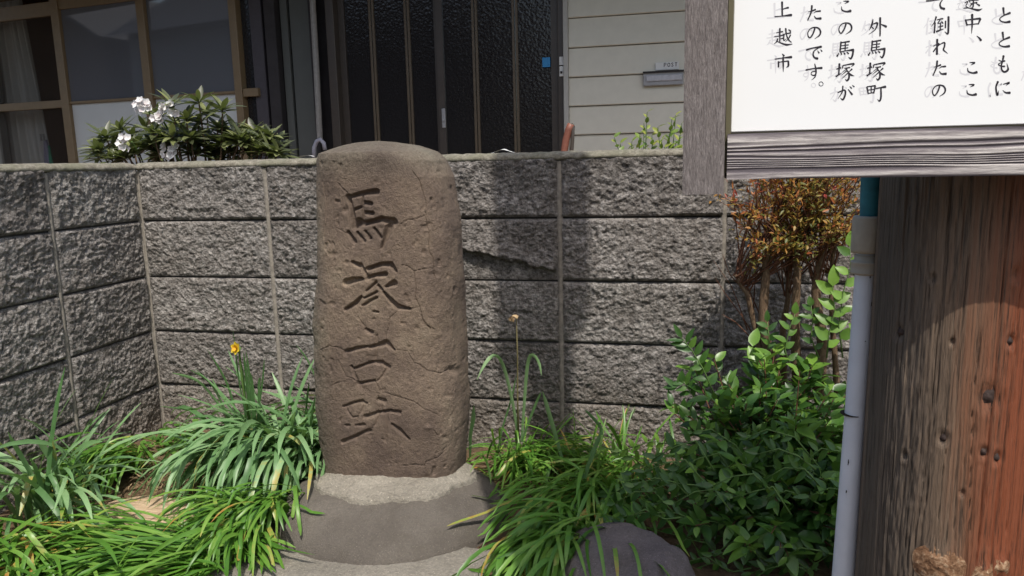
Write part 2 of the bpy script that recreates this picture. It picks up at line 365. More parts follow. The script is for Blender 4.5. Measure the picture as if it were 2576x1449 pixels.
def wall(name, label, origin, rotz, joints, skip_h, n_len):
    w = thing(name, label, 'wall', origin)
    c, s = math.cos(rotz), math.sin(rotz)
    def place(me, a, z, flip=False): return inst('block', me, (origin[0]+a*c, origin[1]+a*s, z), (0, 0, rotz), (1, 1, 1), w)
    k = 0; name2 = rotz == 0
    for i, a in enumerate(joints[:-1]):
        half = joints[i+1]-a < .45
        for r in range(5):
            top = r == 4
            if half: me = HT if top else HB[r % 4]
            else: me = TV[(i*2+1) % 5] if top else BV[(i*4+r*5+k) % 9]
            if name2 and i == 2 and r == 3: me = CHIP
            place(me, a+JV/2, r*CH+JH/2)
        k += 1
    def tr(V): return [(origin[0]+x*c-y*s, origin[1]+x*s+y*c, z) for x, y, z in V]
    L0, L1 = joints[0], joints[-1]
    V, Fc = box(L0, L1, .012, .15, -.1, .99); part('mortar_bed', tr(V), Fc, MAT_GAP, w)
    for j, a in enumerate(joints):
        n = 60; zz = np.linspace(-.02, .975 if j not in skip_h else .99, n); cx = a+.0012*fbm(P3(zz*30, j, 0), 3, 5); rr = JV/2+.0028+.0014*fbm(P3(zz*60, j, 3), 3, 8)
        X = np.stack([cx-rr, cx-rr*.55, cx+rr*.55, cx+rr], 1); Yv = np.stack([zz*0+.006, -.0025-.0015*fbm(P3(zz*70, 0, j), 3, 4), -.0025-.0015*fbm(P3(zz*70, 9, j), 3, 4), zz*0+.006], 1)
        V = np.stack([X, Yv, np.repeat(zz[:, None], 4, 1)], -1).reshape(-1, 3); part('mortar_joint', tr(V), gridf(4, n), MAT_MORTAR, w, True)
    # coping lip
    nx = int((L1-L0)/.006); prof = [(.012, .978), (-.004, .9785), (-.009, .983), (-.008, .990), (-.002, .9965), (.012, 1.002), (.03, 1.004), (.10, 1.004), (.15, 1.0), (.15, .98)]
    X, K = np.meshgrid(np.linspace(L0, L1, nx), np.arange(len(prof))); pr = np.array(prof)
    nn = fbm(P3(X*45, K*.9, 0), 4, 77).reshape(X.shape)
    Yv = pr[:, 0][:, None]+.0035*nn; Zv = pr[:, 1][:, None]+.003*fbm(P3(X*50, K*.8, 5), 4, 78).reshape(X.shape)
    part('coping', tr(np.stack([X, Yv, Zv], -1).reshape(-1, 3)), gridf(nx, len(prof)), MAT_COPING, w, True)
    return w
wall('block_wall', 'long grey split-face block wall standing behind the inscribed stone', (-1.86, 2.30, 0), 0, [0, .497, 1.0, 1.502, 1.997, 2.50, 3.0], (), 0)
wall('block_wall', 'short return of the grey block wall running towards the camera at the left edge', (-1.86, .40, 0), math.pi/2, [0, .508, 1.008, 1.508, 1.898], (), 0)

# ================================================================ HOUSE behind the wall
MAT_SIDING = plain('cream_siding', (.60, .575, .49), .7, .3, .04, 14)
MAT_TRIM = plain('pale_trim', (.40, .39, .36), .6, .3, .05)
MAT_BRONZE = plain('bronze_aluminium', (.17, .12, .065), .42, .5, .08, 20)
MAT_DKBRONZE = plain('dark_bronze_aluminium', (.055, .044, .036), .4, .5, .1, 20)
MAT_DARK = plain('dark_recess', (.035, .032, .034), .7, .2, .2, 10)
MAT_PANELG = plain('green_grey_panel', (.085, .09, .085), .6, .3, .06, 5)
MAT_FROST = plain('frosted_lower_panel', (.48, .50, .50), .35, .5, .04, 4)
MAT_ROOF = plain('dark_roof_tile', (.06, .06, .065), .6, .3, .2, 6)
MAT_WALLB = plain('brown_house_wall', (.12, .085, .065), .9, .1, .15, 3)
MAT_WALLG = plain('grey_house_wall', (.20, .20, .19), .9, .1, .1, 3)
MAT_METAL = plain('grey_metal', (.30, .30, .31), .35, .6, .1, 30)
MAT_PLATE = plain('white_plate', (.62, .62, .60), .5, .4, .04)
MAT_BLUE = plain('blue_sticker', (.03, .22, .48), .5, .4, .1, 90)
MAT_PINK = plain('reddish_brown_rail', (.20, .075, .05), .5, .4, .15)
def glass(name, tint, tr, rough=.02, bump=None):
    m = M(name, rough, .5); m.col(tint)
    if bump: 
        v = m.coord(kind='World'); vo = m.n('ShaderNodeTexVoronoi', feature='SMOOTH_F1'); vo.inputs['Scale'].default_value = bump; m.l(v, vo.inputs['Vector'])
        m.bump(m.math('ADD', vo.outputs['Distance'], m.math('MULTIPLY', m.noise(bump*.6, 2, v), .5)), .22, .006)
    if tr > 0:
        t = m.n('ShaderNodeBsdfTransparent'); mx = m.n('ShaderNodeMixShader'); mx.inputs[0].default_value = tr
        out = [x for x in m.nt.nodes if x.type == 'OUTPUT_MATERIAL'][0]
        m.l(m.b.outputs[0], mx.inputs[1]); m.l(t.outputs[0], mx.inputs[2]); m.l(mx.outputs[0], out.inputs[0])
    return m.m
MAT_GLASS_CLEAR = glass('clear_window_glass', (.05, .042, .036), .72, .02)
MAT_GLASS_GREY = glass('grey_screened_glass', (.095, .10, .115), 0, .03)
MAT_GLASS_GREY.node_tree.nodes['Principled BSDF'].inputs['IOR'].default_value = 1.9
MAT_GLASS_DOOR = glass('textured_dark_glass', (.016, .015, .016), 0, .16, 60)
m = M('sheer_curtain', .9, .1); m.col((.82, .83, .79)); t = m.n('ShaderNodeBsdfTranslucent'); t.inputs[0].default_value = (.6, .6, .55, 1)
mx = m.n('ShaderNodeMixShader'); mx.inputs[0].default_value = .35; out = [x for x in m.nt.nodes if x.type == 'OUTPUT_MATERIAL'][0]
m.l(m.b.outputs[0], mx.inputs[1]); m.l(t.outputs[0], mx.inputs[2]); m.l(mx.outputs[0], out.inputs[0]); MAT_CURT = m.m

house = thing('house', 'low house with dark glazed sliding doors, cream siding and bronze windows beyond the wall', 'house', (-2, 5.3, 0))
def hb(name, x0, x1, y0, y1, z0, z1, mat, par=None, b=.004): 
    V, Fc = bbox(x0, x1, y0, y1, z0, z1, b); return part(name, V, Fc, mat, par or house)
# siding boards
z = .365
for i in range(12):
    V = []; x0, x1 = -.745, 3.0; zt = z+.1965
    prof = [(5.285, z+.003), (5.281, z+.008), (5.297, zt-.002), (5.31, zt-.002), (5.31, z+.003)]
    for x in (x0, x1): V += [(x, y, q) for y, q in prof]
    Fc = [(k, (k+1) % 5, 5+(k+1) % 5, 5+k) for k in range(5)]+[(0, 1, 2, 3, 4), (9, 8, 7, 6, 5)]
    part('siding_board', V, Fc, MAT_SIDING, house); z += .1965
hb('foundation', -2.9, 3.0, 5.29, 5.4, 0, .366, MAT_WALLG)
hb('wall', -.75, 3.0, 5.312, 5.45, .3, 2.9, MAT_DARK)
hb('corner_trim', -.781, -.747, 5.265, 5.33, .3, 2.75, MAT_TRIM)
hb('door_jamb', -.824, -.783, 5.30, 5.42, .3, 2.7, MAT_DKBRONZE)
hb('door_jamb', -2.55, -2.485, 5.30, 5.42, .3, 2.7, MAT_DKBRONZE)
hb('door_lintel', -2.55, -.783, 5.28, 5.42, 2.7, 2.85, MAT_DKBRONZE)
hb('door_step', -2.7, -.7, 4.85, 5.29, 0, .32, MAT_WALLG)
def sdoor(x0, x1, mull, y, handle_x=None):
    V, Fc = join(box(x0, x0+.05, y, y+.035, .36, 2.68), box(x1-.05, x1, y, y+.035, .36, 2.68), box(x0+.0505, x1-.0505, y+.001, y+.034, .36, .46), box(x0+.0505, x1-.0505, y+.001, y+.034, 2.6, 2.68))
    d = part('sliding_door', V, Fc, MAT_DKBRONZE, house); d['label'] = 'dark bronze sliding door with bumpy glass strips'
    xs = [x0+.05]+[c for c in mull]+[x1-.05]
    for c_ in mull:
        V, Fc = join(bbox(c_-.021, c_-.003, y-.004, y+.03, .461, 2.599, .003), bbox(c_+.003, c_+.021, y-.004, y+.03, .461, 2.599, .003)); part('mullion', V, Fc, MAT_BRONZE2, d)
    for a, b_ in zip(xs[:-1], xs[1:]):
        V, Fc = box(a+.001, b_-.001, y+.014, y+.018, .461, 2.599); part('pane', V, Fc, MAT_GLASS_DOOR, d)
    if handle_x:
        V, Fc = join(bbox(handle_x-.014, handle_x+.014, y-.012, y-.001, 1.235, 1.375, .004), bbox(handle_x-.009, handle_x+.009, y-.02, y-.0125, 1.28, 1.30, .002)); part('handle', V, Fc, MAT_METAL, d)
MAT_BRONZE2 = plain('brown_mullion', (.10, .075, .048), .4, .5, .08, 20)
sdoor(-2.484, -1.690, [-2.22, -1.945], 5.375); sdoor(-1.712, -.826, [-1.425, -1.132], 5.335, -1.676)
# recess left of the door
hb('recess_panel', -2.857, -2.69, 5.34, 5.38, .3, 2.75, MAT_PANELG); hb('recess_panel', -2.93, -2.872, 5.33, 5.38, .3, 2.75, MAT_PANELG)
hb('recess_wall', -3.24, -2.40, 5.43, 5.5, 0, 2.8, MAT_DARK)
hb('recess_post', -3.03, -2.94, 5.27, 5.36, .1, 2.75, MAT_DARK); hb('recess_post', -3.16, -3.06, 5.29, 5.36, .1, 2.75, plain('dim_plum_board', (.055, .05, .058), .6, .3, .1))
hb('recess_post', -2.685, -2.655, 5.30, 5.36, .1, 2.75, MAT_DARK)
V, Fc = tube([(-2.625, 5.24, 1.16), (-2.615, 5.24, 1.7), (-2.605, 5.24, 2.75)], .022, 10); part('downspout', V, Fc, plain('dull_grey_downspout', (.22, .21, .20), .5, .4), house)
V, Fc = tube([(-2.665+.0, 5.2, 1.03), (-2.655, 5.2, 1.12), (-2.63, 5.2, 1.165), (-2.60, 5.2, 1.175), (-2.575, 5.2, 1.15), (-2.568, 5.2, 1.10)], .016, 8)
t = thing('umbrella', 'grey curved umbrella handle hooked up beside the door post', 'umbrella', (-2.66, 5.2, .33))
V2, F2 = tube([(-2.665, 5.2, .34), (-2.665, 5.2, .45), (-2.665, 5.2, .95), (-2.665, 5.2, 1.028)], [.006, .03, .035, .016], 8)
part('handle', V, Fc, plain('lilac_grey_plastic', (.32, .32, .38), .4, .5), t, True); part('folded_canopy', V2, F2, MAT_DARK, t, True)
# stickers, bell, post slot
hb('sticker', -.938, -.882, 5.328, 5.3335, 1.628, 1.694, MAT_BLUE, b=.001)
o = hb('doorbell', -.812, -.782, 5.285, 5.2995, 1.555, 1.625, MAT_PLATE); hb('button', -.804, -.790, 5.279, 5.2845, 1.575, 1.59, MAT_DARK, o, .001)
hb('name_card', -.812, -.780, 5.29, 5.2985, 1.632, 1.688, MAT_PLATE, b=.001)
o = hb('letter_slot', -.235, .03, 5.262, 5.279, 1.462, 1.556, MAT_METAL); hb('flap', -.215, .02, 5.255, 5.2615, 1.49, 1.53, plain('silver_flap', (.42, .42, .45), .3, .6), o)
hb('shade', -.238, .033, 5.25, 5.2615, 1.546, 1.557, MAT_DARK, o, .001)
plate = hb('letter_plate', -.155, .0, 5.268, 5.279, 1.563, 1.612, MAT_PLATE, b=.001)

# windows: plane through (-3.28,5.3) turned 7 degrees
WA = math.radians(7); WO = np.array([-3.28, 5.30]); WD = np.array([-math.cos(WA), math.sin(WA)]); WN = np.array([WD[1], -WD[0]])
WN = np.array([-math.sin(WA), -math.cos(WA)])
def wpx(x, y):
    d = ray(x, y); n = WN; t_ = (n@WO)/(n@d[:2]); P = CAM+d*t_
    return (P[:2]-WO)@WD, P[2]
def wt(V): return [(WO[0]+WD[0]*s-WN[0]*q, WO[1]+WD[1]*s-WN[1]*q, z) for s, q, z in V]
sA0, sA1 = wpx(161, 100)[0], wpx(142, 100)[0]; sB0, sB1 = wpx(378, 120)[0], wpx(359, 120)[0]; sC0, sC1 = wpx(608, 150)[0], wpx(590, 150)[0]
zr0, zr1 = wpx(480, 243)[1], wpx(480, 236)[1]; zl0, zl1 = wpx(70, 277)[1], wpx(70, 258)[1]; zt_ = wpx(300, 3)[1]; sL = sA1+1.15
win = part('window', *(lambda vf: (wt(vf[0]), vf[1]))(join(bbox(sC0, sC1, -.03, .05, .5, 2.6), bbox(sB0, sB1, -.035, .045, .5, 2.45), bbox(sA0, sA1, -.03, .05, .5, 2.45), bbox(sL, sL+.06, -.03, .05, .5, 2.6), bbox(sC1+.001, sL-.001, -.04, .06, 2.451, 2.6), bbox(sC1+.001, sL-.001, -.05, .06, .42, .499))), MAT_BRONZE, house)
win['label'] = 'wide bronze framed window with grey panes'
def wb(name, s0, s1, q0, q1, z0, z1, mat, par=win): V, Fc = bbox(s0, s1, q0, q1, z0, z1, .002); return part(name, wt(V), Fc, mat, par)
ztr = wpx(500, 2)[1]
wb('rail', sC1+.001, sB0-.001, -.02, .03, zr0, zr1, MAT_BRONZE); wb('rail', sB1+.001, sA0-.001, -.02, .03, zr0, zr1, MAT_BRONZE); wb('rail', sA1+.001, sL-.001, -.025, .03, zl0, zl1, MAT_BRONZE)
wb('rail', sA1+.001, sL-.001, -.02, .03, zt_-.05, zt_+.06, MAT_BRONZE); wb('rail', sB1+.001, sA0-.001, -.02, .03, zt_-.01, zt_+.07, MAT_BRONZE)
wb('pane', sC1, sB0, .0, .006, zr1+.0, 2.45, MAT_GLASS_GREY); wb('pane', sB1, sA0, .0, .006, zr1, zt_-.01, MAT_GLASS_GREY)
wb('pane', sC1, sB0, .0, .006, .5, zr0, MAT_FROST); wb('pane', sB1, sA0, .0, .006, .5, zr0, MAT_FROST)
wb('pane', sA1, sL, .0, .006, zl1, zt_-.05, MAT_GLASS_CLEAR); wb('pane', sA1, sL, .0, .006, .5, zl0, MAT_GLASS_CLEAR)
wb('pane', sC0-.12, sC0-.001, .03, .036, .5, 2.6, MAT_GLASS_DOOR); wb('rail', sC0-.14, sC0-.001, -.02, .02, zr0-.03, zr1+.01, MAT_BRONZE)
# room behind the clear pane
V, Fc = box(sC0-.15, sL+.1, .061, 1.6, .3, 2.7); Fc = [f for i, f in enumerate(Fc) if i != 2]
part('room', wt(V), Fc, plain('dim_brown_room', (.34, .23, .16), .9, .1, .1, 3), house)
part('screen_slats', *(lambda vf: (wt(vf[0]), vf[1]))(join(*[box(sA1+.02+i*.022, sA1+.026+i*.022, .35, .36, 1.2, 2.0) for i in range(7)])), plain('pale_slat', (.3, .24, .17), .8, .2), house)
ct = thing('curtain', 'pale sheer curtain hanging inside the clear left window pane', 'curtain', tuple(wt([(sA1+.6, .16, .5)])[0]))
s0c = wpx(70, 300)[0]; ss = np.linspace(s0c-.05, sL+.05, 120); V = []
for z_ in np.linspace(.5, 2.5, 12):
    V += wt([(s_+.10*(z_-1.2)*max(0, 1-(s_-s0c)*3), .16+.028*math.sin(s_*55+.6*z_)+.012*math.sin(s_*131), z_) for s_ in ss])
part('cloth', V, gridf(120, 12), MAT_CURT, ct, True)
sc_ = wpx(93, 365)[0]
tw = thing('laundry_cloth', 'small folded green and lilac cloth clipped up inside the left window', 'cloth', tuple(wt([(sc_, .07, 1.0)])[0]))
ss = np.linspace(-.05, .05, 24); V = []
for k, z_ in enumerate(np.linspace(1.02, 1.27, 9)):
    w_ = 1.25-.9*(k/8); V += wt([(sc_+s_*w_, .085+.012*math.sin(s_*150+.4), z_) for s_ in ss])
part('cloth', V, gridf(24, 9), plain('lilac_cloth', (.36, .36, .48), .9, .1), tw, True)
V = []
for k, z_ in enumerate(np.linspace(1.03, 1.22, 9)): V += wt([(sc_-.05+s_*(1-.8*k/8)*.6, .075+.008*math.sin(s_*150+.4), z_) for s_ in ss])
part('edge', V, gridf(24, 9), plain('green_cloth', (.06, .34, .22), .9, .1), tw, True)
for dx in (-.012, .022):
    V, Fc = join(bbox(sc_+dx-.008, sc_+dx-.003, .06, .07, 1.26, 1.32, .001), bbox(sc_+dx+.003, sc_+dx+.008, .06, .07, 1.26, 1.32, .001)); part('clip', wt(V), Fc, MAT_METAL, tw)
# eave roof, upper wall
hb('upper_wall', -7, 3, 5.5, 5.6, 2.6, 3.6, MAT_WALLG)
V, Fc = join(([( -7.2, 4.35, 2.62), (3.2, 4.35, 2.62), (3.2, 4.35, 2.74), (-7.2, 4.35, 2.74), (-7.2, 8.5, 4.4), (3.2, 8.5, 4.4), (3.2, 8.5, 4.28), (-7.2, 8.5, 4.28)], [(0, 1, 2, 3), (3, 2, 5, 4), (0, 7, 6, 1), (4, 5, 6, 7), (0, 3, 4, 7), (1, 6, 5, 2)]))
part('roof', V, Fc, MAT_ROOF, house)
hb('wall', -7, -5.9, 5.6, 5.7, 0, 2.7, MAT_WALLG)
# handrail
hr = thing('handrail', 'reddish brown bent handrail by the right end of the glazed door', 'handrail', (-.74, 4.9, .0))
pts = [atY(1420, 378, 4.9), atY(1424, 352, 4.9), atY(1431, 326, 4.9), atY(1437, 312, 4.9), atY(1441, 318, 4.9), atY(1440, 350, 4.9), atY(1438, 380, 4.9)]
pts[0][2] -= .0; V, Fc = tube([pts[0]-np.array([.06, 0, .35])]+pts[:4], .024, 10); part('rail', V, Fc, MAT_PINK, hr, True)
V, Fc = tube([pts[3], pts[4], pts[5], pts[6], pts[6]-np.array([0, 0, .9])], .013, 8); part('post', V, Fc, MAT_DKBRONZE, hr, True)

# houses across the street: seen mirrored in the window and door glass
def street_house(x0, x1, y, depth, eave, ridge, mat, label, gable=True):
    h = thing('house', label, 'house', ((x0+x1)/2, y, 0), 'houses across the street mirrored in the glass')
    V, Fc = box(x0, x1, y-depth, y, 0, eave); part('wall', V, Fc, mat, h)
    xm = (x0+x1)/2
    if gable:
        V = [(x0-.5, y+.5, eave-.2), (xm, y+.5, ridge), (x1+.5, y+.5, eave-.2), (x0-.5, y-depth, eave-.2), (xm, y-depth, ridge), (x1+.5, y-depth, eave-.2), (x0-.5, y+.5, eave-.35), (xm, y+.5, ridge-.15), (x1+.5, y+.5, eave-.35)]
        Fc = [(0, 1, 4, 3), (1, 2, 5, 4), (0, 6, 7, 1), (1, 7, 8, 2)]; part('roof', V, Fc, MAT_ROOF, h)
        V = [(x0, y-.01, eave), (x1, y-.01, eave), (xm, y-.01, ridge-.1)]; part('gable', V, [(0, 1, 2)], mat, h)
    else:
        ym = y-depth/2; V = [(x0-.5, y+.6, eave-.2), (x1+.5, y+.6, eave-.2), (x1+.5, ym, ridge), (x0-.5, ym, ridge), (x0-.5, y-depth, eave-.2), (x1+.5, y-depth, eave-.2)]
        part('roof', V, [(0, 1, 2, 3), (3, 2, 5, 4)], MAT_ROOF, h)
    for k in range(3):
        cx = x0+(x1-x0)*(.2+.3*k); V, Fc = box(cx-.6, cx+.6, y+.005, y+.04, 1, 2.1); f_ = part('window', V, Fc, MAT_DKBRONZE, h)
        V, Fc = box(cx-.54, cx+.54, y+.041, y+.045, 1.06, 2.04); part('pane', V, Fc, MAT_GLASS_GREY, f_)
street_house(-32, -23.2, -8, 8, 5.7, 8.2, MAT_WALLB, 'brown gabled house mirrored at the top left of the window glass')
street_house(-21.9, -13.2, -8, 9, 5.6, 8.6, MAT_WALLG, 'grey tiled house mirrored in the middle of the window glass', False)
street_house(-12, -4.4, -8, 8, 5.6, 7.4, MAT_WALLB, 'tall brown house mirrored faintly in the left door glass', False)
street_house(-3.0, 3.5, -9, 8, 3.1, 4.0, MAT_WALLG, 'low grey house mirrored faintly in the right door glass', False)

# ================================================================ MONUMENT
GZ = .03
OFF = 0
ZT = np.array([.05, .131, .218, .314, .433, .55, .665, .821, .941, .985, 1.011])
XL = np.array([-.985, -.998, -1.006, -1.009, -1.008, -1.002, -.985, -.970, -.959, -.955, -.951])
XR = np.array([-.585, -.570, -.562, -.557, -.558, -.559, -.560, -.566, -.583, -.602, -.628])
def seg_dist(px, py, pts, w):
    """distance to a poly-line divided by its half width"""
    best = np.full(px.shape, 1e9); W = np.broadcast_to(np.asarray(w, float), (len(pts),)) if np.ndim(w) == 0 else np.array(w, float)
    for (a, b), (wa, wb) in zip(zip(pts[:-1], pts[1:]), zip(W[:-1], W[1:])):
        ax, ay = a; bx, by = b; dx, dy = bx-ax, by-ay; t = np.clip(((px-ax)*dx+(py-ay)*dy)/(dx*dx+dy*dy+1e-9), 0, 1)
        d = np.hypot(px-ax-t*dx, py-ay-t*dy)/((wa+(wb-wa)*t)/2); best = np.minimum(best, d)
    return best
KA = lambda p: ((1200+p[0]/2.416)/1.49068, (640+p[1]/2.416)/1.49068)
KB = lambda p: ((1200+p[0]/2.416)/1.49068, (1180+p[1]/2.416)/1.49068)
SA = [([(252,235),(285,340),(305,505)],[34,28,36],1), ([(278,238),(330,222),(400,205),(510,192)],[26,32,34,44],1), ([(378,200),(385,350),(390,500)],[18,14,16],.8),
 ([(300,358),(368,335)],22,.7), ([(395,288),(452,300)],[26,34],.8), ([(400,380),(470,388)],[26,32],.8), ([(310,508),(350,470),(400,482),(480,462),(560,440),(665,470)],[44,60,38,36,40,56],1.15),
 ([(640,470),(605,580),(558,700)],[54,46,20],1.15), ([(250,560),(305,645)],[26,34],.9), ([(335,560),(395,640)],[16,22],.8), ([(405,548),(455,615)],[16,22],.8), ([(490,522),(548,605)],[18,24],.8),
 ([(288,830),(352,862)],[22,34],1), ([(235,1015),(300,995),(375,985)],[50,44,26],1.1), ([(365,850),(425,965)],[22,18],.8), ([(430,888),(560,850),(640,850),(692,912)],[30,30,38,18],1.1),
 ([(430,972),(500,948),(592,940)],[26,26,34],1), ([(505,1010),(420,1088)],[20,14],.8), ([(512,1100),(400,1155)],[18,12],.8), ([(512,1150),(385,1225)],[20,16],.8), ([(372,1145),(320,1205),(228,1258)],[18,34,22],1),
 ([(525,1040),(560,1080)],20,.9), ([(600,1052),(672,1022)],[20,48],1), ([(572,1100),(640,1175),(705,1235),(815,1252)],[20,32,38,16],1.1), ([(490,1275),(525,1282)],[18,14],.6)]
SB = [([(412,135),(465,162)],[16,28],.9), ([(235,335),(320,312),(415,292)],[24,26,18],1), ([(450,296),(530,278),(600,256)],[20,30,34],1.1), ([(600,258),(675,320)],[36,12],1),
 ([(285,465),(300,490),(400,458),(480,432),(560,435),(622,478)],[14,18,18,20,26,20],.9), ([(340,625),(420,612),(492,600)],[22,18,16],.8), ([(530,765),(578,785)],[22,34],.8),
 ([(210,832),(300,800),(380,785),(422,805)],[16,18,20,10],.8), ([(410,922),(450,915),(520,888),(640,872),(722,885)],[24,24,20,20,24],1), ([(330,1002),(402,995)],[14,22],.7), ([(215,1148),(330,1100),(420,1055),(452,1048)],[26,22,20,26],.9),
 ([(250,868),(290,930),(342,922)],[10,12,10],.5), ([(655,990),(730,1050),(808,1128)],[14,28,12],1), ([(235,1000),(265,1003)],[14,18],.6), ([(516,190),(508,300),(500,430)],[16,18,14],.38), ([(292,488),(318,560),(345,622)],[16,16,16],.38), ([(610,478),(570,550),(520,600)],[18,16,12],.38),
 ([(232,832),(262,890),(290,925)],[14,14,12],.28), ([(412,800),(385,860),(350,915)],[14,14,10],.28), ([(345,930),(335,1010),(330,1090)],[14,14,12],.28), ([(560,790),(565,880)],[16,14],.28), ([(612,890),(605,1000),(596,1140),(560,1120)],[18,18,16,8],.28), ([(540,905),(510,990),(452,1040)],[14,14,8],.4)]
CA = [[(840,0),(910,90),(965,290),(955,420),(985,540),(990,740),(1020,800),(1035,980)], [(965,400),(870,435),(790,445),(740,480),(660,470)], [(560,750),(562,840)], [(740,850),(790,860),(850,910),(930,890),(1020,885)],
 [(850,910),(870,1060),(865,1150),(900,1230),(810,1250)], [(900,1230),(930,1350),(1000,1430)], [(700,1270),(635,1330),(610,1449)], [(160,110),(200,160),(250,200)], [(140,520),(200,550),(260,590)], [(20,90),(45,300),(40,480),(20,620)]]
CB = [[(0,320),(80,285),(160,295),(235,335)], [(600,240),(600,180)], [(700,325),(790,330),(850,440),(900,450),(980,510),(1100,530),(1180,500)], [(180,460),(235,560),(290,575),(350,625)], [(500,610),(540,680),(525,740),(545,780)],
 [(560,700),(700,740),(850,785),(940,850),(1010,880),(1060,900)], [(750,1365),(850,1355),(950,1365),(960,1330),(1063,1290),(1150,1220)], [(340,20),(420,130)], [(910,0),(950,90),(1040,135)], [(1020,1040),(1063,1090)], [(90,650),(150,620),(225,605)]]
XL = XL+np.interp(ZT, [0, .5, 1], [.024, .026, .018]); XR = XR-np.interp(ZT, [0, .5, 1], [.012, .010, .006])
mon = thing('stone_monument', 'tall brown weathered stone pillar carved with large characters on a round grey base', 'monument', (-.78, 1.9, GZ))
def monument():
    nf, nb_, nz = 520, 90, 470
    a = np.concatenate([np.linspace(-math.pi+.25, -.25, nf, endpoint=False), np.linspace(-.25, math.pi+.25, nb_, endpoint=False)])
    zb, zt = .075, 1.008
    zs = np.linspace(zb, zt, nz); n = 2.9
    rows = []
    xl = np.interp(zs, ZT, XL); xr = np.interp(zs, ZT, XR)
    for zi, l, r in zip(zs, xl, xr): rows.append((zi, (l+r)/2, (r-l)/2, 1.))
    # rounded top cap
    l, r = xl[-1], xr[-1]
    for k in range(1, 26):
        q = k/25; s_ = (1-q)**1.0; rows.append((zt+.024*(1-s_**2.2)+.004*q, (l+r)/2+.0*q, (r-l)/2, max(s_, .004)))
    rows = np.array(rows); ca, sa = np.cos(a), np.sin(a); e = 2/n
    ux = np.sign(ca)*np.abs(ca)**e; uy = np.sign(sa)*np.abs(sa)**e
    # slightly flatter front with a soft left arris
    hd = .150+.01*np.interp(rows[:, 0], [0, .3, 1], [0, 1, 0])
    X = rows[:, 1][:, None]+rows[:, 2][:, None]*rows[:, 3][:, None]*ux[None]
    Y = 1.9+hd[:, None]*rows[:, 3][:, None]*uy[None]
    Y += .018*np.interp(rows[:, 0], [0, 1], [0, 1])[:, None]*0
    Z = np.repeat(rows[:, 0][:, None], len(a), 1)
    # bevel of the top rim
    rim = np.clip((Z-(zt-.025))/.025, 0, 1)*(rows[:, 3] > .999)[:, None]; sh = 1-.03*rim**3
    X = rows[:, 1][:, None]+(X-rows[:, 1][:, None])*sh; Y = 1.9+(Y-1.9)*sh
    capm = (rows[:, 3] < .999)[:, None]; X = np.where(capm, rows[:, 1][:, None]+(X-rows[:, 1][:, None])*.97, X); Y = np.where(capm, 1.9+(Y-1.9)*.97, Y)
    N = np.stack([ux*np.abs(ux)**.6, uy*np.abs(uy)**.6, 0*ux], -1); N /= np.linalg.norm(N, axis=1)[:, None]+1e-9
    N = np.repeat(N[None], len(rows), 0); capi = np.where(capm[:, 0])[0]
    for k_, i_ in enumerate(capi): t_ = min(1, k_/6); N[i_] = N[i_]*(1-t_)+np.array([0, 0, 1])*t_
    P = np.stack([X, Y, Z], -1).reshape(-1, 3); Nn = N.reshape(-1, 3)
    low = fbm(P*np.array([5, 5, 4]), 3, 11); mid = fbm(P*22, 4, 12, .55); fine = fbm(P*110, 3, 13, .6); pit = np.clip(fbm(P*45, 2, 15)-.38, 0, 1)
    left = np.clip((-.90-P[:, 0])/.06, 0, 1); right = np.clip((P[:, 0]+.65)/.06, 0, 1)
    dsp = .009*low+(.0017+.0035*left+.002*right)*mid+(.0011+.0012*left)*fine-.012*pit
    px, py = proj(P); front = (Nn[:, 1] < -.05)
    K = 1/2.416/1.49068
    wob = 1.2*vnoise(P*90, 5)+1.5*vnoise(P*35, 6)
    def groove(L, f, depth, power, wx=1.):
        nonlocal dsp
        tot = np.zeros(len(P))
        for pts, w, d in L:
            q = [f(p) for p in pts]; w_ = np.asarray(w, float)*K*wx
            x0, x1 = min(p[0] for p in q)-18, max(p[0] for p in q)+18; y0, y1 = min(p[1] for p in q)-18, max(p[1] for p in q)+18
            s_ = np.where(front & (px > x0) & (px < x1) & (py > y0) & (py < y1))[0]
            dd = seg_dist(px[s_]+wob[s_]*.6, py[s_]+wob[s_[::-1]]*.3, q, w_)
            v = d*depth*np.clip(1.25-dd**power, 0, 1); tot[s_] = np.maximum(tot[s_], v)
        dsp = dsp-tot
    groove(SA, KA, .0125, 1.5, 1.4); groove(SB, KB, .0100, 1.3, 1.6)
    groove([(c_, 7, 1) for c_ in CA], KA, .0032, 1, 1); groove([(c_, 7, 1) for c_ in CB], KB, .0032, 1, 1)
    # deep chip near (1130,950) and right-hand shadows
    for (cx_, cy_, r_, d_) in ((1140, 932, 14, .008), (1128, 995, 9, .004), (1090, 690, 10, .004), (1118, 1100, 8, .004), (838, 640, 9, .004), (1075, 1075, 8, -.004)):
        dd = np.hypot((px-cx_)/1.6, py-cy_)/r_; dsp = dsp-np.where(front, d_*np.clip(1-dd, 0, 1), 0)
    P = P+Nn*dsp[:, None]
    nr = len(rows); Fc = gridf(len(a), nr, True)
    top = np.arange((nr-1)*len(a), nr*len(a)); P[top, 2] = P[top, 2].mean()
    part('carved_stone', P, Fc, MAT_STONE, mon, True)
monument()
def conez(x, y):
    q = np.hypot((x+.762)/.330, (y-1.80)/.302); return np.where(q < 1, GZ+.108*np.clip(1-q**2.5, 0, 1)**.55, -1)
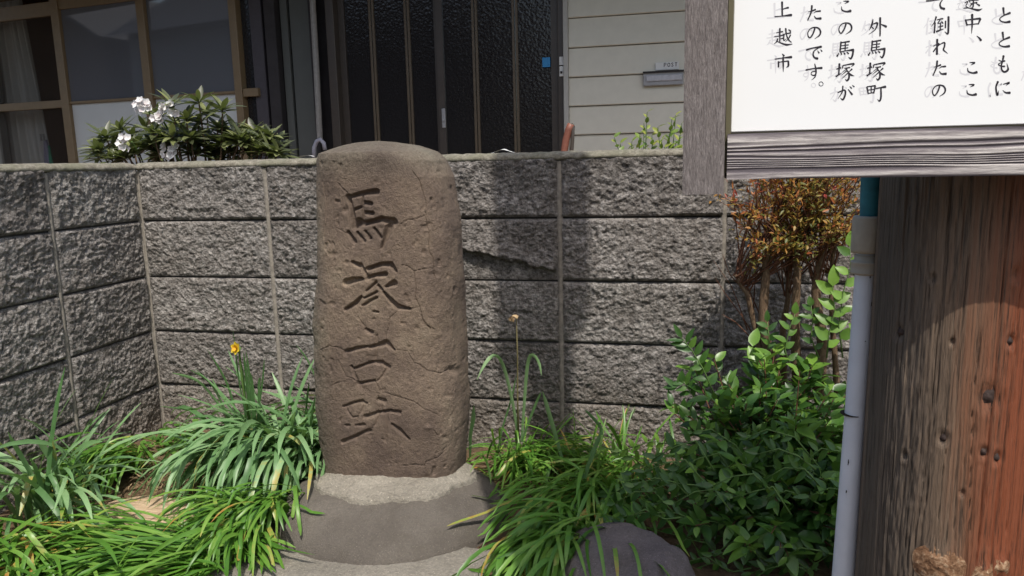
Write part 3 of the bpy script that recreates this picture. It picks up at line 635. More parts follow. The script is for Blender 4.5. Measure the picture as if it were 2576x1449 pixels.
def dome():
    na, nr = 160, 40; A, Rr = np.meshgrid(np.linspace(0, 2*math.pi, na, endpoint=False), np.linspace(1.0, .3, nr))
    X = -.762+.330*Rr*np.cos(A); Y = 1.80+.302*Rr*np.sin(A); Z = GZ-.008+.116*np.clip(1-Rr**2.5, 0, 1)**.55
    P = np.stack([X, Y, Z], -1).reshape(-1, 3); P += .006*fbm(P*9, 3, 4)[:, None]; P[:, 2] += .0022*fbm(P*50, 4, 6)
    part('base', P, gridf(na, nr, True), MAT_BASE, mon, True)
    nr = 34; A, Rr = np.meshgrid(np.linspace(0, 2*math.pi, na, endpoint=False), np.linspace(0, 1, nr))
    edge = 1+.10*fbm(P3(np.cos(A)*3, np.sin(A)*3), 4, 9).reshape(A.shape)+.03*fbm(P3(np.cos(A)*22, np.sin(A)*22), 3, 10).reshape(A.shape)
    rx = .165+(.226*edge-.165)*Rr; ry = .12+(.222*edge-.12)*Rr
    X = -.768+rx*np.cos(A); Y = 1.872+ry*np.sin(A); q = np.hypot((X+.762)/.330, (Y-1.80)/.302)
    dz = GZ-.008+.116*np.clip(1-q**2.5, 0, 1)**.55; Z = np.maximum(dz, .07)+.013+.012*np.clip(1-Rr*1.2, 0, 1)**1.3; Z[-1] = dz[-1]-.004; Z[-2] = dz[-2]+.006
    P = np.stack([X, Y, Z], -1).reshape(-1, 3); P[:, 2] += .006*fbm(P*36, 4, 16)+.003*fbm(P*130, 3, 17)
    part('mortar_collar', P, gridf(na, nr, True), MAT_COLLAR, mon, True)
dome()
# rough concrete pad in front of the base
X, Y = np.meshgrid(np.linspace(-1.12, -.40, 150), np.linspace(1.10, 1.66, 120)); Z = GZ+.012+.004*fbm(P3(X*20, Y*20), 4, 41).reshape(X.shape)+.002*fbm(P3(X*90, Y*90), 3, 42).reshape(X.shape)
ed = np.minimum(np.minimum(X+1.12, -.40-X), np.minimum(Y-1.10, 1.66-Y)); Z -= .04*np.clip(1-ed/.03-.0, 0, 1)
part('concrete_pad', np.stack([X, Y, Z], -1), gridf(150, 120), MAT_PAD, None, True, kind='structure')

# ================================================================ rocks, stump slab
def rock(name, label, c, r, seed, mat, cat='rock', flat=.6, n=96, sharp=1.):
    t_ = thing(name, label, cat, c)
    A, B = np.meshgrid(np.linspace(0, 2*math.pi, n, endpoint=False), np.linspace(-.35, math.pi/2, n//2))
    e = .8; X = np.sign(np.cos(A))*np.abs(np.cos(A))**e*np.cos(B)**flat; Y = np.sign(np.sin(A))*np.abs(np.sin(A))**e*np.cos(B)**flat; Z = np.sin(B)
    D = np.stack([X, Y, Z], -1).reshape(-1, 3); k = 1+.16*sharp*fbm(D*1.6+seed, 3, seed)+.035*fbm(D*7+seed, 4, seed+3)
    P = D*k[:, None]*np.array(r)+np.array(c); part('body', P, gridf(n, n//2, True), mat, t_, True); return t_
rock('rock', 'purple grey boulder half in shade at the bottom edge between strap leaves and bush', (-.105, 1.50, .0), (.165, .17, .155), 5, MAT_ROCK)
rock('weathered_slab', 'pale weathered flat wooden slab lying in the soil among the left strap leaves', (-1.40, 1.645, .0), (.17, .085, .068), 8, MAT_STUMP, 'slab', .35)
rock('stone_fragment', 'small orange brown stone at the lower left among strap leaves', (-1.52, 1.50, .02), (.035, .025, .022), 12, plain('orange_brick', (.36, .17, .09), .9, .1, .3, 60), 'stone', .5, 24)
# straw litter
V, Fc, T = [], [], []
for i in range(900):
    x, y = random.gauss(-1.42, .16), random.gauss(1.86, .16)
    if x < -1.84 or y > 2.27: continue
    a = random.uniform(0, 6.3); l_ = random.uniform(.01, .035); w_ = random.uniform(.0008, .002); z_ = .045+random.uniform(0, .015); n0 = len(V)
    dx, dy = math.cos(a)*l_, math.sin(a)*l_; V += [(x-dy*w_/l_, y+dx*w_/l_, z_), (x+dy*w_/l_, y-dx*w_/l_, z_), (x+dx, y+dy, z_+random.uniform(-.004, .01))]; Fc.append((n0, n0+1, n0+2)); T += [random.random()]*3
o = part('dry_litter', V, Fc, MAT_STRAW, None, tint=T, kind='stuff'); o['label'] = 'dry straw and leaf litter on the brown soil beside the slab'; o['category'] = 'litter'

# ================================================================ SIGN BOARD
BY = .6265                                    # front plane of the rail
sg = thing('information_sign', 'white information sign with black vertical Japanese text in a grey timber frame', 'sign', (0, BY, 0))
TILT = math.radians(.55)
sx0, sx1 = .004, .0362; px0 = .0415; px1 = 1.05; pz0 = .993; rz0, rz1 = .9555, .9915; ZTOP = 2.62
def tl(V):
    V = np.array(V, float); V[:, 2] -= (V[:, 0]-.04)*math.tan(TILT)*.35; return V
# stile
nx, nz = 26, 500
X, Z = np.meshgrid(np.linspace(sx0, sx1, nx), np.linspace(.944, ZTOP, nz)); ee = np.clip(np.minimum(X-sx0, sx1-X)/.0015, 0, 1)
Y = BY-.004-.0005*fbm(P3(X*900, Z*25), 3, 5).reshape(X.shape)-.0008*ee
V = np.stack([X, Y, Z], -1).reshape(-1, 3); Fc = [tuple(q) for q in gridf(nx, nz)]
part('stile', V, gridf(nx, nz), MAT_STILE, sg)
V, Fc = bbox(sx0+.0002, sx1-.0002, BY-.0035, BY+.035, .9442, ZTOP-.001, .001); part('stile', V, Fc, MAT_STILE, sg)
V, Fc = bbox(1.06, 1.095, BY-.004, BY+.035, .944, ZTOP, .001); part('stile', V, Fc, MAT_STILE, sg)
# ridged rail
nx, nz = 520, 110
X, Z = np.meshgrid(np.linspace(.0385, 1.058, nx), np.linspace(rz0, rz1, nz))
wv = Z+.0016*fbm(P3(X*9, Z*40), 2, 31).reshape(X.shape)+.0022*np.exp(-((X-.215)/.03)**2)*np.clip((rz1-Z)/.036, 0, 1)*(1-np.clip((rz1-Z)/.036, 0, 1))*2
fr = (wv-rz0)/(rz1-rz0); ph = fr*9.5+2.2*fbm(P3(fr*4, X*2), 2, 33).reshape(X.shape); ridge = (.5+.5*np.cos(2*math.pi*ph))**1.2
hgt = ridge*(.75+.35*fbm(P3(X*14, fr*9), 2, 35).reshape(X.shape)); Y = BY-.0014*hgt
V = np.stack([X, Y, Z], -1).reshape(-1, 3)
part('rail', tl(V), gridf(nx, nz), MAT_RAIL, sg, True, tint=np.clip(hgt, 0, 1).ravel())
V, Fc = bbox(.0385, 1.058, BY+.0008, BY+.034, rz0+.0003, rz1-.0003, .0006); part('rail', tl(V), Fc, MAT_STILE, sg)
V, Fc = bbox(.0385, 1.058, BY-.001, BY+.034, ZTOP-.05, ZTOP-.005, .001); part('rail', V, Fc, MAT_STILE, sg)
V, Fc = box(.0372, px0-.0002, BY+.006, BY+.02, rz0+.005, ZTOP-.06); part('panel_edge', V, Fc, MAT_SEAL, sg)
PY = BY+.010
V, Fc = bbox(px0, 1.055, PY, PY+.01, pz0, ZTOP-.052, .0006); pan = part('panel', tl(V), Fc, MAT_PANEL, sg)
V, Fc = box(px0, 1.055, PY+.0012, PY+.011, rz1+.0001, pz0-.0002); part('panel_edge', tl(V), Fc, MAT_SEAL, sg)

# ---- lettering: brush strokes traced as tapering ribbons (units: 5.14 per frame px)
def stroke(pts, w, off=(0, 0), y=0., sub=5):
    pts = np.array(pts, float)+np.array(off); n = len(pts); w = np.broadcast_to(np.asarray(w, float), (n,)) if np.ndim(w) == 0 else np.interp(np.linspace(0, 1, n), np.linspace(0, 1, len(w)), w)
    # Catmull-Rom resample
    Pp = np.vstack([2*pts[0]-pts[1], pts, 2*pts[-1]-pts[-2]]); q, ww = [], []
    for i in range(n-1):
        p0, p1, p2, p3 = Pp[i:i+4]; m_ = sub if n > 2 else 3
        for k in range(m_):
            t_ = k/m_; q.append(.5*((2*p1)+(-p0+p2)*t_+(2*p0-5*p1+4*p2-p3)*t_*t_+(-p0+3*p1-3*p2+p3)*t_**3)); ww.append(w[i]+(w[i+1]-w[i])*t_)
    q.append(pts[-1]); ww.append(w[-1]); q = np.array(q); ww = np.array(ww)/2
    T = np.gradient(q, axis=0); T /= np.linalg.norm(T, axis=1)[:, None]+1e-9; Nn = np.stack([-T[:, 1], T[:, 0]], 1)
    # blunt rounded ends
    q = np.vstack([q[0]-T[0]*ww[0]*.5, q, q[-1]+T[-1]*ww[-1]*.5]); ww = np.concatenate([[ww[0]*.45], ww, [ww[-1]*.4]]); Nn = np.vstack([Nn[0], Nn, Nn[-1]])
    A, B = q+Nn*ww[:, None], q-Nn*ww[:, None]; V2 = np.stack([A, B], 1).reshape(-1, 2); return V2, gridf(2, len(q))
def circle(c, r, w):
    a = np.linspace(0, 2*math.pi, 25); return [(c[0]+r*math.cos(t_), c[1]+r*math.sin(t_)) for t_ in a], w
G = {}
G['ue'] = [([(803,25),(804,120),(806,212)],[28,23,23]), ([(812,118),(850,106),(885,98)],[12,16,26]), ([(708,216),(800,208),(925,194)],[16,13,34])]
G['koshi'] = [([(728,425),(812,408)],[10,18]), ([(775,368),(772,470)],[24,20]), ([(702,475),(770,466),(822,452)],[12,12,20]), ([(775,470),(772,550)],[18,16]), ([(778,503),(818,495)],[10,18]), ([(748,500),(732,540),(700,566)],[20,16,5]),
 ([(728,528),(785,555),(860,578),(937,570)],[10,14,28,6]), ([(812,445),(916,424)],[10,20]), ([(850,368),(860,450),(888,515),(925,548)],[24,16,20,10]), ([(828,440),(826,522),(858,500)],[18,16,5]), ([(912,452),(885,500),(842,542)],[20,14,4]), ([(888,383),(915,405)],[12,22])]
G['ichi'] = [([(805,698),(828,722)],[10,28]), ([(710,765),(810,750),(926,738)],[16,13,34]), ([(757,795),(757,868)],[22,22]), ([(757,805),(886,788)],[13,18]), ([(884,790),(884,850),(858,874)],[24,26,5]), ([(816,740),(818,850),(818,932)],[24,22,5])]
G['ta'] = [([(1143,152),(1190,142),(1236,122)],[8,18,22]), ([(1190,72),(1178,160),(1135,262)],[26,22,16]), ([(1212,170),(1245,148),(1300,142)],[5,16,24]), ([(1218,205),(1245,238),(1306,238)],[8,20,34])]
G['no'] = [([(1226,370),(1205,432),(1165,488),(1140,465),(1138,418),(1172,370),(1225,354),(1278,368),(1300,412),(1285,458),(1224,502)],[24,20,18,16,14,14,18,22,24,20,4])]
G['de'] = [([(1118,646),(1200,622),(1312,604)],[24,16,30]), ([(1290,614),(1222,655),(1204,705),(1224,745),(1264,758)],[10,16,20,24,34]), ([(1262,655),(1282,686)],[8,20]), ([(1300,642),(1320,664)],[8,18])]
G['su'] = [([(1112,906),(1210,887),(1320,878)],[22,15,30]), ([(1226,826),(1240,900),(1240,955),(1212,975),(1180,960),(1190,930),(1228,922)],[12,24,20,16,12,12,14]), ([(1242,945),(1228,995),(1184,1035)],[20,16,4])]
G['maru'] = [circle((1307, 1085), 27, 8)]
G['ko'] = [([(1598,14),(1662,18),(1612,48)],[10,24,5]), ([(1570,85),(1582,132),(1640,150),(1692,140)],[8,20,22,36])]
G['uma'] = [([(1567,543),(1560,600),(1553,668)],[26,20,22]), ([(1568,552),(1675,535)],[16,22]), ([(1622,545),(1618,655)],[18,16]), ([(1570,592),(1662,580)],[12,16]), ([(1568,630),(1657,617)],[12,16]), ([(1555,672),(1640,655),(1728,645)],[16,13,34]),
 ([(1724,650),(1714,715),(1690,758),(1662,735)],[26,26,24,4]), ([(1534,692),(1515,728)],[16,24]), ([(1562,680),(1574,704)],[12,20]), ([(1600,678),(1616,702)],[12,22]), ([(1640,672),(1662,694)],[12,22])]
G['tsuka'] = [([(1508,893),(1566,876)],[18,20]), ([(1545,825),(1540,900),(1535,965)],[28,20,20]), ([(1500,990),(1535,968),(1572,948)],[22,18,8]), ([(1592,848),(1584,885)],[18,14]), ([(1592,846),(1730,824),(1700,862)],[12,26,5]), ([(1612,884),(1680,872)],[12,18]),
 ([(1648,885),(1580,935)],[14,5]), ([(1642,915),(1572,972)],[16,5]), ([(1648,950),(1575,1018)],[16,5]), ([(1632,893),(1664,945),(1668,1008),(1642,1042),(1620,1022)],[12,20,26,24,4]), ([(1708,893),(1664,932)],[22,8]), ([(1664,935),(1695,968),(1736,982)],[8,26,5])]
G['ga'] = [([(1524,1197),(1600,1166),(1622,1182),(1616,1240),(1588,1288),(1556,1266)],[16,18,24,24,26,4]), ([(1590,1112),(1580,1190),(1528,1276)],[18,18,5]), ([(1658,1155),(1710,1222)],[10,28]), ([(1678,1118),(1702,1142)],[8,20]), ([(1712,1103),(1736,1122)],[8,18])]
G['soto'] = [([(1978,252),(1965,318),(1930,392)],[12,28,5]), ([(1980,312),(2036,298),(2008,380),(1923,446)],[12,28,16,4]), ([(1958,342),(1986,372)],[8,20]), ([(2072,228),(2072,340),(2070,466)],[28,24,18]), ([(2076,312),(2110,325),(2152,345)],[6,20,32])]
G['machi'] = [([(1900,1125),(1918,1215)],[22,18]), ([(1902,1122),(2010,1108)],[14,20]), ([(2008,1112),(1988,1208)],[24,18]), ([(1916,1208),(1990,1198)],[12,14]), ([(1956,1118),(1955,1204)],[16,14]), ([(1908,1166),(2000,1154)],[12,12]), ([(2018,1146),(2080,1132),(2142,1122)],[16,16,34]), ([(2082,1140),(2082,1262),(2062,1306),(2036,1284)],[22,24,24,4])]
R2 = lambda L: [([(x+2070, y) for x, y in p], w) for p, w in L]
G['te'] = R2([([(600,12),(690,4),(835,-28)],[22,16,30]), ([(812,-10),(778,48),(788,98),(835,116)],[10,20,26,34])])
G['tao'] = R2([([(727,216),(705,285),(660,346)],[24,16,4]), ([(712,292),(702,426)],[22,22]), ([(738,256),(815,240)],[12,20]), ([(778,258),(748,302),(812,288)],[14,12,12]), ([(795,272),(815,304)],[8,18]), ([(782,302),(778,390)],[16,16]), ([(752,350),(815,334)],[12,18]), ([(730,408),(820,374)],[26,10]), ([(848,272),(845,362)],[20,18]), ([(886,215),(885,350),(876,436),(836,408)],[28,26,26,4])])
G['re'] = R2([([(740,508),(738,600),(736,702)],[28,24,30]), ([(690,596),(765,566),(690,668)],[10,22,14]), ([(690,668),(742,598),(830,550),(834,600),(822,645),(876,692)],[18,8,20,22,22,5])])
G['to_zu'] = R2([([(1130,-28),(1165,30)],[10,12]), ([(1098,36),(1136,20),(1112,78),(1150,104)],[12,14,12,14]), ([(1083,106),(1150,104),(1265,130),(1324,112)],[14,12,30,5]), ([(1150,8),(1275,-6)],[12,22]), ([(1170,48),(1256,30)],[12,18]), ([(1208,-20),(1204,84),(1180,104)],[18,20,5]), ([(1188,52),(1160,88)],[18,8]), ([(1242,42),(1288,72)],[8,24]), ([(1215,-60),(1120,-5)],[10,6])])
G['naka'] = R2([([(1106,255),(1126,328)],[24,22]), ([(1106,260),(1296,238)],[14,26]), ([(1298,243),(1272,312)],[30,16]), ([(1128,320),(1276,306)],[13,15]), ([(1192,186),(1192,320),(1184,432)],[32,24,5])])
G['ten'] = R2([([(1250,464),(1282,490),(1306,522)],[5,22,34])])
G['to'] = R2([([(1594,100),(1604,192)],[30,18]), ([(1684,166),(1602,200),(1550,240),(1566,274),(1620,288),(1682,280)],[30,16,14,16,22,34])])
G['mo'] = R2([([(1598,722),(1588,780),(1572,840),(1574,900),(1610,930),(1656,898),(1640,820)],[30,22,20,22,26,28,5]), ([(1536,778),(1570,792),(1616,788)],[10,14,22]), ([(1616,790),(1532,828),(1570,856),(1612,858)],[8,14,16,24])])
G['ni'] = R2([([(1526,1055),(1500,1130),(1518,1232),(1536,1172)],[28,22,28,5]), ([(1592,1090),(1672,1070),(1630,1104)],[10,26,5]), ([(1588,1168),(1625,1198),(1682,1200)],[6,20,34])])
TXT = [('ue',0,0),('koshi',0,0),('ichi',0,0),('ta',0,0),('no',0,0),('de',0,0),('su',0,0),('maru',0,0),('ko',0,0),('no',403,-58),('uma',0,0),('tsuka',0,0),('ga',0,0),('soto',0,0),('uma',406,-14),('tsuka',400,-10),('machi',0,0),
 ('te',0,0),('tao',0,0),('re',0,0),('ta',1620,716),('no',1614,747),('to_zu',0,0),('naka',0,0),('ten',0,0),('ko',1632,794),('ko',1623,1079),('to',0,0),('to',-8,316),('mo',0,0),('ni',0,0),('ta',2862,760)]
ME = {}
def kpx(p): return ((2700+p[0]/3.45)/1.49068, (p[1]/3.45)/1.49068)
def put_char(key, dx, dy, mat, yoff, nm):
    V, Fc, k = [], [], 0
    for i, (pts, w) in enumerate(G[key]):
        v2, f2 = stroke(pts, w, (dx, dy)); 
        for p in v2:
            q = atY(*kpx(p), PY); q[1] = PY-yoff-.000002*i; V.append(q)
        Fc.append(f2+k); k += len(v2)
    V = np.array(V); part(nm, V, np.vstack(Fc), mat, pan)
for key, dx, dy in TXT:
    put_char(key, dx-98, dy+18, MAT_GHOST, .00006, 'ghost_character')  # pale grey ghost copy of each character, drawn flat left of the black one
for key, dx, dy in TXT:
    put_char(key, dx, dy, MAT_INK, .00014, 'character')
# POST lettering and small print on the door furniture (strokes on the plate, metres)
LET = {'P': [([(0,0),(0,1)],.2), ([(0,1),(.45,.98),(.55,.75),(.45,.52),(0,.5)],.16)], 'O': [([(.32+.32*math.cos(t_), .5+.5*math.sin(t_)) for t_ in np.linspace(0, 2*math.pi, 15)],.18)],
 'S': [([(.55,.85),(.3,1),(.05,.8),(.3,.52),(.55,.25),(.3,0),(.02,.18)],.17)], 'T': [([(0,1),(.64,1)],.17), ([(.32,1),(.32,0)],.2)]}
x_ = -.098
for ch in 'POST':
    V, Fc, k = [], [], 0; s_ = .023
    for i, (pts, w) in enumerate(LET[ch]):
        v2, f2 = stroke([(a*s_, b*s_) for a, b in pts], w*s_); V += [(x_+p[0], 5.2672-.0002*i, 1.583+p[1]) for p in v2]; Fc.append(f2+k); k += len(v2)
    part('letter', V, np.vstack(Fc), MAT_INK, plate); x_ += .0235

# ================================================================ TIMBER POLE
PC = (.2602, .755); PR = .0747
pole = thing('timber_pole', 'thick round timber pole, grey brown to orange red, with knots', 'pole', (PC[0], PC[1], 0))
def timber():
    na, nz = 620, 560; zl = np.concatenate([np.linspace(-.02, 1.0, 440, endpoint=False), np.linspace(1.0, 5.2, 120)]); nz = len(zl)
    A, Z = np.meshgrid(np.linspace(-math.pi, math.pi, na, endpoint=False), zl)
    R0 = PR*np.interp(Z, [0, .3, .6, 1, 4], [1.10, 1.045, 1.01, .985, .88])
    # knots: grain warp
    def onpole(x, y):
        d = ray(x, y); a = d[0]**2+d[1]**2; b = -2*(d[0]*PC[0]+d[1]*PC[1]); c = PC[0]**2+PC[1]**2-PR**2; t_ = (-b-math.sqrt(b*b-4*a*c))/(2*a); P = CAM+d*t_; return math.atan2(P[1]-PC[1], P[0]-PC[0]), P[2]
    kn = [onpole(*p)+(r,) for p, r in (((2260, 836), .0065), ((2488, 1001), .0105), ((2372, 1103), .006), ((2475, 1139), .005), ((2510, 1153), .0055), ((2545, 860), .005), ((2275, 1145), .004), ((2395, 860), .003), ((2345, 700), .004), ((2560, 690), .006), ((2420, 1240), .003))]
    big = [onpole(*p)+(r,) for p, r in (((2362, 1420), .0235), ((2472, 1441), .0115), ((2512, 1425), .0105))]
    wa = A+.022*fbm(P3(A*1.2, Z*1.6), 3, 3).reshape(A.shape); bump = np.zeros(A.shape)
    for (ka, kz, r) in kn+big:
        du = (A-ka)*PR; dz = Z-kz; d2 = (du/(r*1.3))**2+(dz/(r*3.2))**2; wa = wa-np.sign(du)*.055*np.exp(-d2)*np.clip(np.abs(du)/r, 0, 1)*(r/.01)
        bump += -.0030*np.exp(-((du/r)**2+(dz/(1.5*r))**2)*2.2)*(1 if kz > .62 else -1.)+.0004*np.exp(-(np.hypot(du, dz/1.5)/r-1.15)**2*8)
    g1 = fbm(P3(wa*30, Z*.9), 4, 21, .6).reshape(A.shape); g2 = fbm(P3(wa*95, Z*3), 3, 22, .6).reshape(A.shape)
    cr = np.clip(1-np.abs(vnoise(P3(wa*11, Z*.6), 23).reshape(A.shape))*20, 0, 1)*np.clip(vnoise(P3(wa*4, Z*1.6), 24).reshape(A.shape)+.35, 0, 1)
    R1 = R0+.0010*g1+.0009*g2-.0036*cr-.0022*np.clip(vnoise(P3(A*46, Z*34), 28).reshape(A.shape)-.72, 0, 1)*3+bump+.0012*fbm(P3(A*30, Z*60), 2, 26).reshape(A.shape)*np.clip((-1.9-A)*3, 0, 1)*(A > -2.6)
    X = PC[0]+R1*np.cos(A); Y = PC[1]+R1*np.sin(A)
    u = (np.cos(A)+1)/2
    part('shaft', np.stack([X, Y, Z], -1), gridf(na, nz, True), MAT_POLE, pole, True, tint=np.where(np.sin(A) < 0, u, .3).ravel())
    for (ka, kz, r) in big+kn[:6]:
        n = 40; a_, rr = np.meshgrid(np.linspace(0, 2*math.pi, n, endpoint=False), np.linspace(1, .02, 14)); du = a_*0+r*rr*np.cos(a_)*.93; dz = r*rr*np.sin(a_)*.80; wb_ = 1+.12*fbm(P3(np.cos(a_)*2+ka*9, np.sin(a_)*2), 3, 71).reshape(a_.shape); du = du*wb_; dz = dz*wb_
        an = ka+du/PR; Rr = PR*np.interp(kz, [0, .3, .6, 1], [1.10, 1.045, 1.01, .985])+.0026*np.exp(-2.2*rr**2)+.0019-.0012*rr**4+.0012*fbm(P3(du*260, dz*260), 4, 51).reshape(du.shape)-.00018*np.cos(rr*34+2*fbm(P3(du*150, dz*150), 2, 61).reshape(du.shape))
        if r < .0107 and kz > .62: Rr -= .0046; Rr -= .0006*np.sqrt(np.clip(1-rr**2, 0, 1)); dz = dz*1.35; Rr += .0000; m_ = MAT_KNOTD
        else: m_ = MAT_KNOT
        part('knot', np.stack([PC[0]+Rr*np.cos(an), PC[1]+Rr*np.sin(an), kz+dz], -1), gridf(n, 14, True), m_, pole, True)
timber()
# equipment box high on the pole (outside the frame, its shadow falls on the wall top)
bx = thing('junction_box', 'grey metal box high on the timber pole above the picture, known from its shadow', 'box', (PC[0], PC[1]-.1, 3.6))
V, Fc = bbox(PC[0]-.095, PC[0]+.055, PC[1]-.2, PC[1]-.085, 3.60, 4.3, .01); part('body', V, Fc, MAT_METAL, bx)
V, Fc = bbox(PC[0]-.08, PC[0]+.04, PC[1]-.207, PC[1]-.201, 3.66, 4.2, .003); part('door', V, Fc, MAT_METAL, bx)
V, Fc = bbox(PC[0]+.056, PC[0]+.12, PC[1]-.16, PC[1]-.13, 3.80, 3.84, .003); part('bracket', V, Fc, MAT_METAL, bx)
V, Fc = tube([(PC[0]+.15, PC[1]-.145, 3.70), (PC[0]+.15, PC[1]-.145, 3.73), (PC[0]+.15, PC[1]-.145, 4.2), (PC[0]+.15, PC[1]-.145, 4.24)], [.02, .038, .038, .02], 16); part('canister', V, Fc, MAT_METAL, bx, True)

# ================================================================ CONDUIT PIPE beside the pole
cp = thing('conduit_pipe', 'pale blue grey plastic conduit with cream joint and teal upper pipe beside the timber pole', 'pipe', (.17, .79, 0))
def ppx(x, y, Y=.785): return atY(x, y, Y)
A0, A1, A2, A3 = ppx(2122, 1449), ppx(2178, 690), ppx(2190, 545), ppx(2193, 440)
d = (A1-A0)/np.linalg.norm(A1-A0); V, Fc = tube([A0-d*.55, A0, (A0+A1)/2, A1-d*.0, A1+d*.03], [.0118, .0115, .0104, .0100, .0100], 40); part('lower_pipe', V, Fc, MAT_PIPE, cp, True)
V, Fc = tube([A2-(A2-A1)*.1, A2, A3, A3+(A3-A2)*4, A3+(A3-A2)*20], .0098, 32); part('upper_pipe', V, Fc, MAT_TEAL, cp, True)
def prof_tube(a, b, rs, n=40):
    ts = [t_ for t_, _ in rs]; return tube([a+(b-a)*t_ for t_ in ts], [r for _, r in rs], n)
V, Fc = prof_tube(ppx(2181, 636), ppx(2187, 543), [(0, .0112), (.02, .0146), (.1, .0152), (.93, .0150), (.97, .0146), (1.0, .0138), (1.001, .0102)]); part('socket', V, Fc, MAT_JOINT, cp, True)
V, Fc = prof_tube(ppx(2180, 690), ppx(2182, 640), [(0, .0102), (.02, .0118), (.98, .0118), (1, .0104)]); part('socket', V, Fc, MAT_JOINT, cp, True)
a_, b_ = ppx(2178, 688), ppx(2180, 655)
V, Fc = prof_tube(a_, b_, [(0, .0118), (.03, .0140), (.12, .0148), (.2, .0142), (.8, .0142), (.88, .0148), (.97, .0140), (1, .0118)]); part('clamp', V, Fc, MAT_JOINT, cp, True)
V, Fc = bbox(a_[0]+.008, a_[0]+.0205, a_[1]-.0135, a_[1]-.004, a_[2]-.002, b_[2]-.0005, .0025); cl = part('clamp_ear', V, Fc, MAT_JOINT, cp)
V, Fc = tube([(a_[0]+.018, a_[1]-.009, (a_[2]+b_[2])/2), (a_[0]+.030, a_[1]-.009, (a_[2]+b_[2])/2+.001)], .0012, 8); part('screw', V, Fc, MAT_METAL, cp)
q = ppx(2143, 1040); V, Fc = tube([q-d*.0004, q+d*.0004], [.01115, .01115], 40); part('crack_line', V, Fc, MAT_DIRT, cp, True)
for (x, y, l_) in ((2188, 700, .002), (2192, 770, .004), (2133, 1170, .006), (2128, 1240, .003), (2176, 860, .001)):
    q = ppx(x, y, .7745); V, Fc = tube([q, q+np.array([.0004, 0, l_*.5]), q+np.array([.0002, 0, l_])], [.0003, .0006, .0003], 6); part('grime_spot', V, Fc, MAT_DIRT, cp)

# ================================================================ PLANTS
def ribbon(p, az, L, e0, bend, w, drift=0., kink=None, floor=.035, nseg=9, fold=.25, twist=0., rnd=random):
    """strap leaf: returns (verts, faces)"""
    p = np.array(p, float); q = [p.copy()]; e = e0; ds = L/nseg; dirs = []
    for i in range(nseg):
        s = (i+.5)/nseg; ee = e0-bend*s**1.25
        if kink and s > kink[0]: ee = min(ee, kink[1])
        ee = max(ee, -1.45); a = az+drift*s
        dv = np.array([math.cos(a)*math.cos(ee), math.sin(a)*math.cos(ee), math.sin(ee)])
        n_ = p+dv*ds; fl = max(floor, float(conez(n_[0], n_[1]))+.006)
        if n_[2] < fl:
            n_[2] = fl if fl-n_[2] < .05 else p[2]+.0; 
        dv = n_-p; p = n_; q.append(p.copy())
    q = np.array(q); m_ = len(q); T = np.gradient(q, axis=0); T /= np.linalg.norm(T, axis=1)[:, None]+1e-9
    S = np.stack([-T[:, 1], T[:, 0], T[:, 0]*0], 1); nn = np.linalg.norm(S, axis=1)[:, None]; S = np.where(nn > .05, S/(nn+1e-9), np.array([-math.sin(az), math.cos(az), 0]))
    Nn = np.cross(T, S); ss = np.linspace(0, 1, m_); tw = twist*ss
    Sx = S*np.cos(tw)[:, None]+Nn*np.sin(tw)[:, None]; Nx = -S*np.sin(tw)[:, None]+Nn*np.cos(tw)[:, None]
    ww = w/2*np.minimum(1, .55+ss*2.2)*np.clip((1-ss)*5.5+.06, 0, 1)**.7
    A = q+Sx*ww[:, None]+Nx*(ww*fold)[:, None]; B = q-Sx*ww[:, None]+Nx*(ww*fold)[:, None]
    V = np.stack([A, q, B], 1).reshape(-1, 3); return V, gridf(3, m_)
def emit(root, leaves, mat, pname='leaf', limit=300, stuffname='foliage', smooth=True):
    """leaves: list of (V,F,tint).  nearest ones become parts, the rest one stuff part"""
    leaves.sort(key=lambda l: np.linalg.norm(l[0].mean(0)-CAM))
    lo = leaves[limit:]
    if mat in (MAT_DAFF, MAT_LYING):
        leaves = [(V, Fc, np.clip(t_+np.repeat(np.linspace(-.12, 1, len(V)//3)**3, 3)*random.choice((0, 0, 0, .08, .12, .3)), 0, 1)) for V, Fc, t_ in leaves]; lo = leaves[limit:]
    for V, Fc, t_ in leaves[:limit]: part(pname, V, Fc, mat, root, smooth, tint=np.zeros(len(V))+t_)
    if lo:
        n0 = 0; VV, FF, TT = [], [], []
        for V, Fc, t_ in lo: VV.append(V); FF.append(Fc+n0); TT.append(np.zeros(len(V))+t_); n0 += len(V)
        part(stuffname, np.vstack(VV), np.vstack(FF), mat, root, smooth, tint=np.concatenate(TT), kind='stuff')
def strap_clump(label, base, spec, mat, group, limit=300, name='daffodil_plant', cat='plant'):
    root = thing(name, label, cat, (base[0], base[1], GZ), group); L = []
    for s in spec:
        n, az, daz, ln, dl, e0, de, bend, db, w, spread, zt = s[:12]; off = s[12] if len(s) > 12 else (0, 0)
        for i in range(n):
            a = az+random.gauss(0, daz); l_ = max(.06, ln+random.gauss(0, dl))
            b = (base[0]+off[0]+random.gauss(0, spread), base[1]+off[1]+random.gauss(0, spread)*.8, GZ+zt*random.random())
            k = (random.uniform(.45, .75), random.uniform(-1.2, -.6)) if random.random() < .12 else None
            t_ = random.betavariate(2.2, 2.2)
            if random.random() < .018: t_ = random.uniform(.93, 1)
            L.append(ribbon(b, a, l_, e0+random.gauss(0, de), bend+random.gauss(0, db), w*random.uniform(.7, 1.2), random.gauss(0, .5), k, GZ+.008+random.random()**1.5*zt*.9+.004, twist=random.gauss(0, .5))+(t_,))
    emit(root, L, mat, 'leaf', limit); return root
GP = 'strap leaved plants around the monument'
PI = math.pi
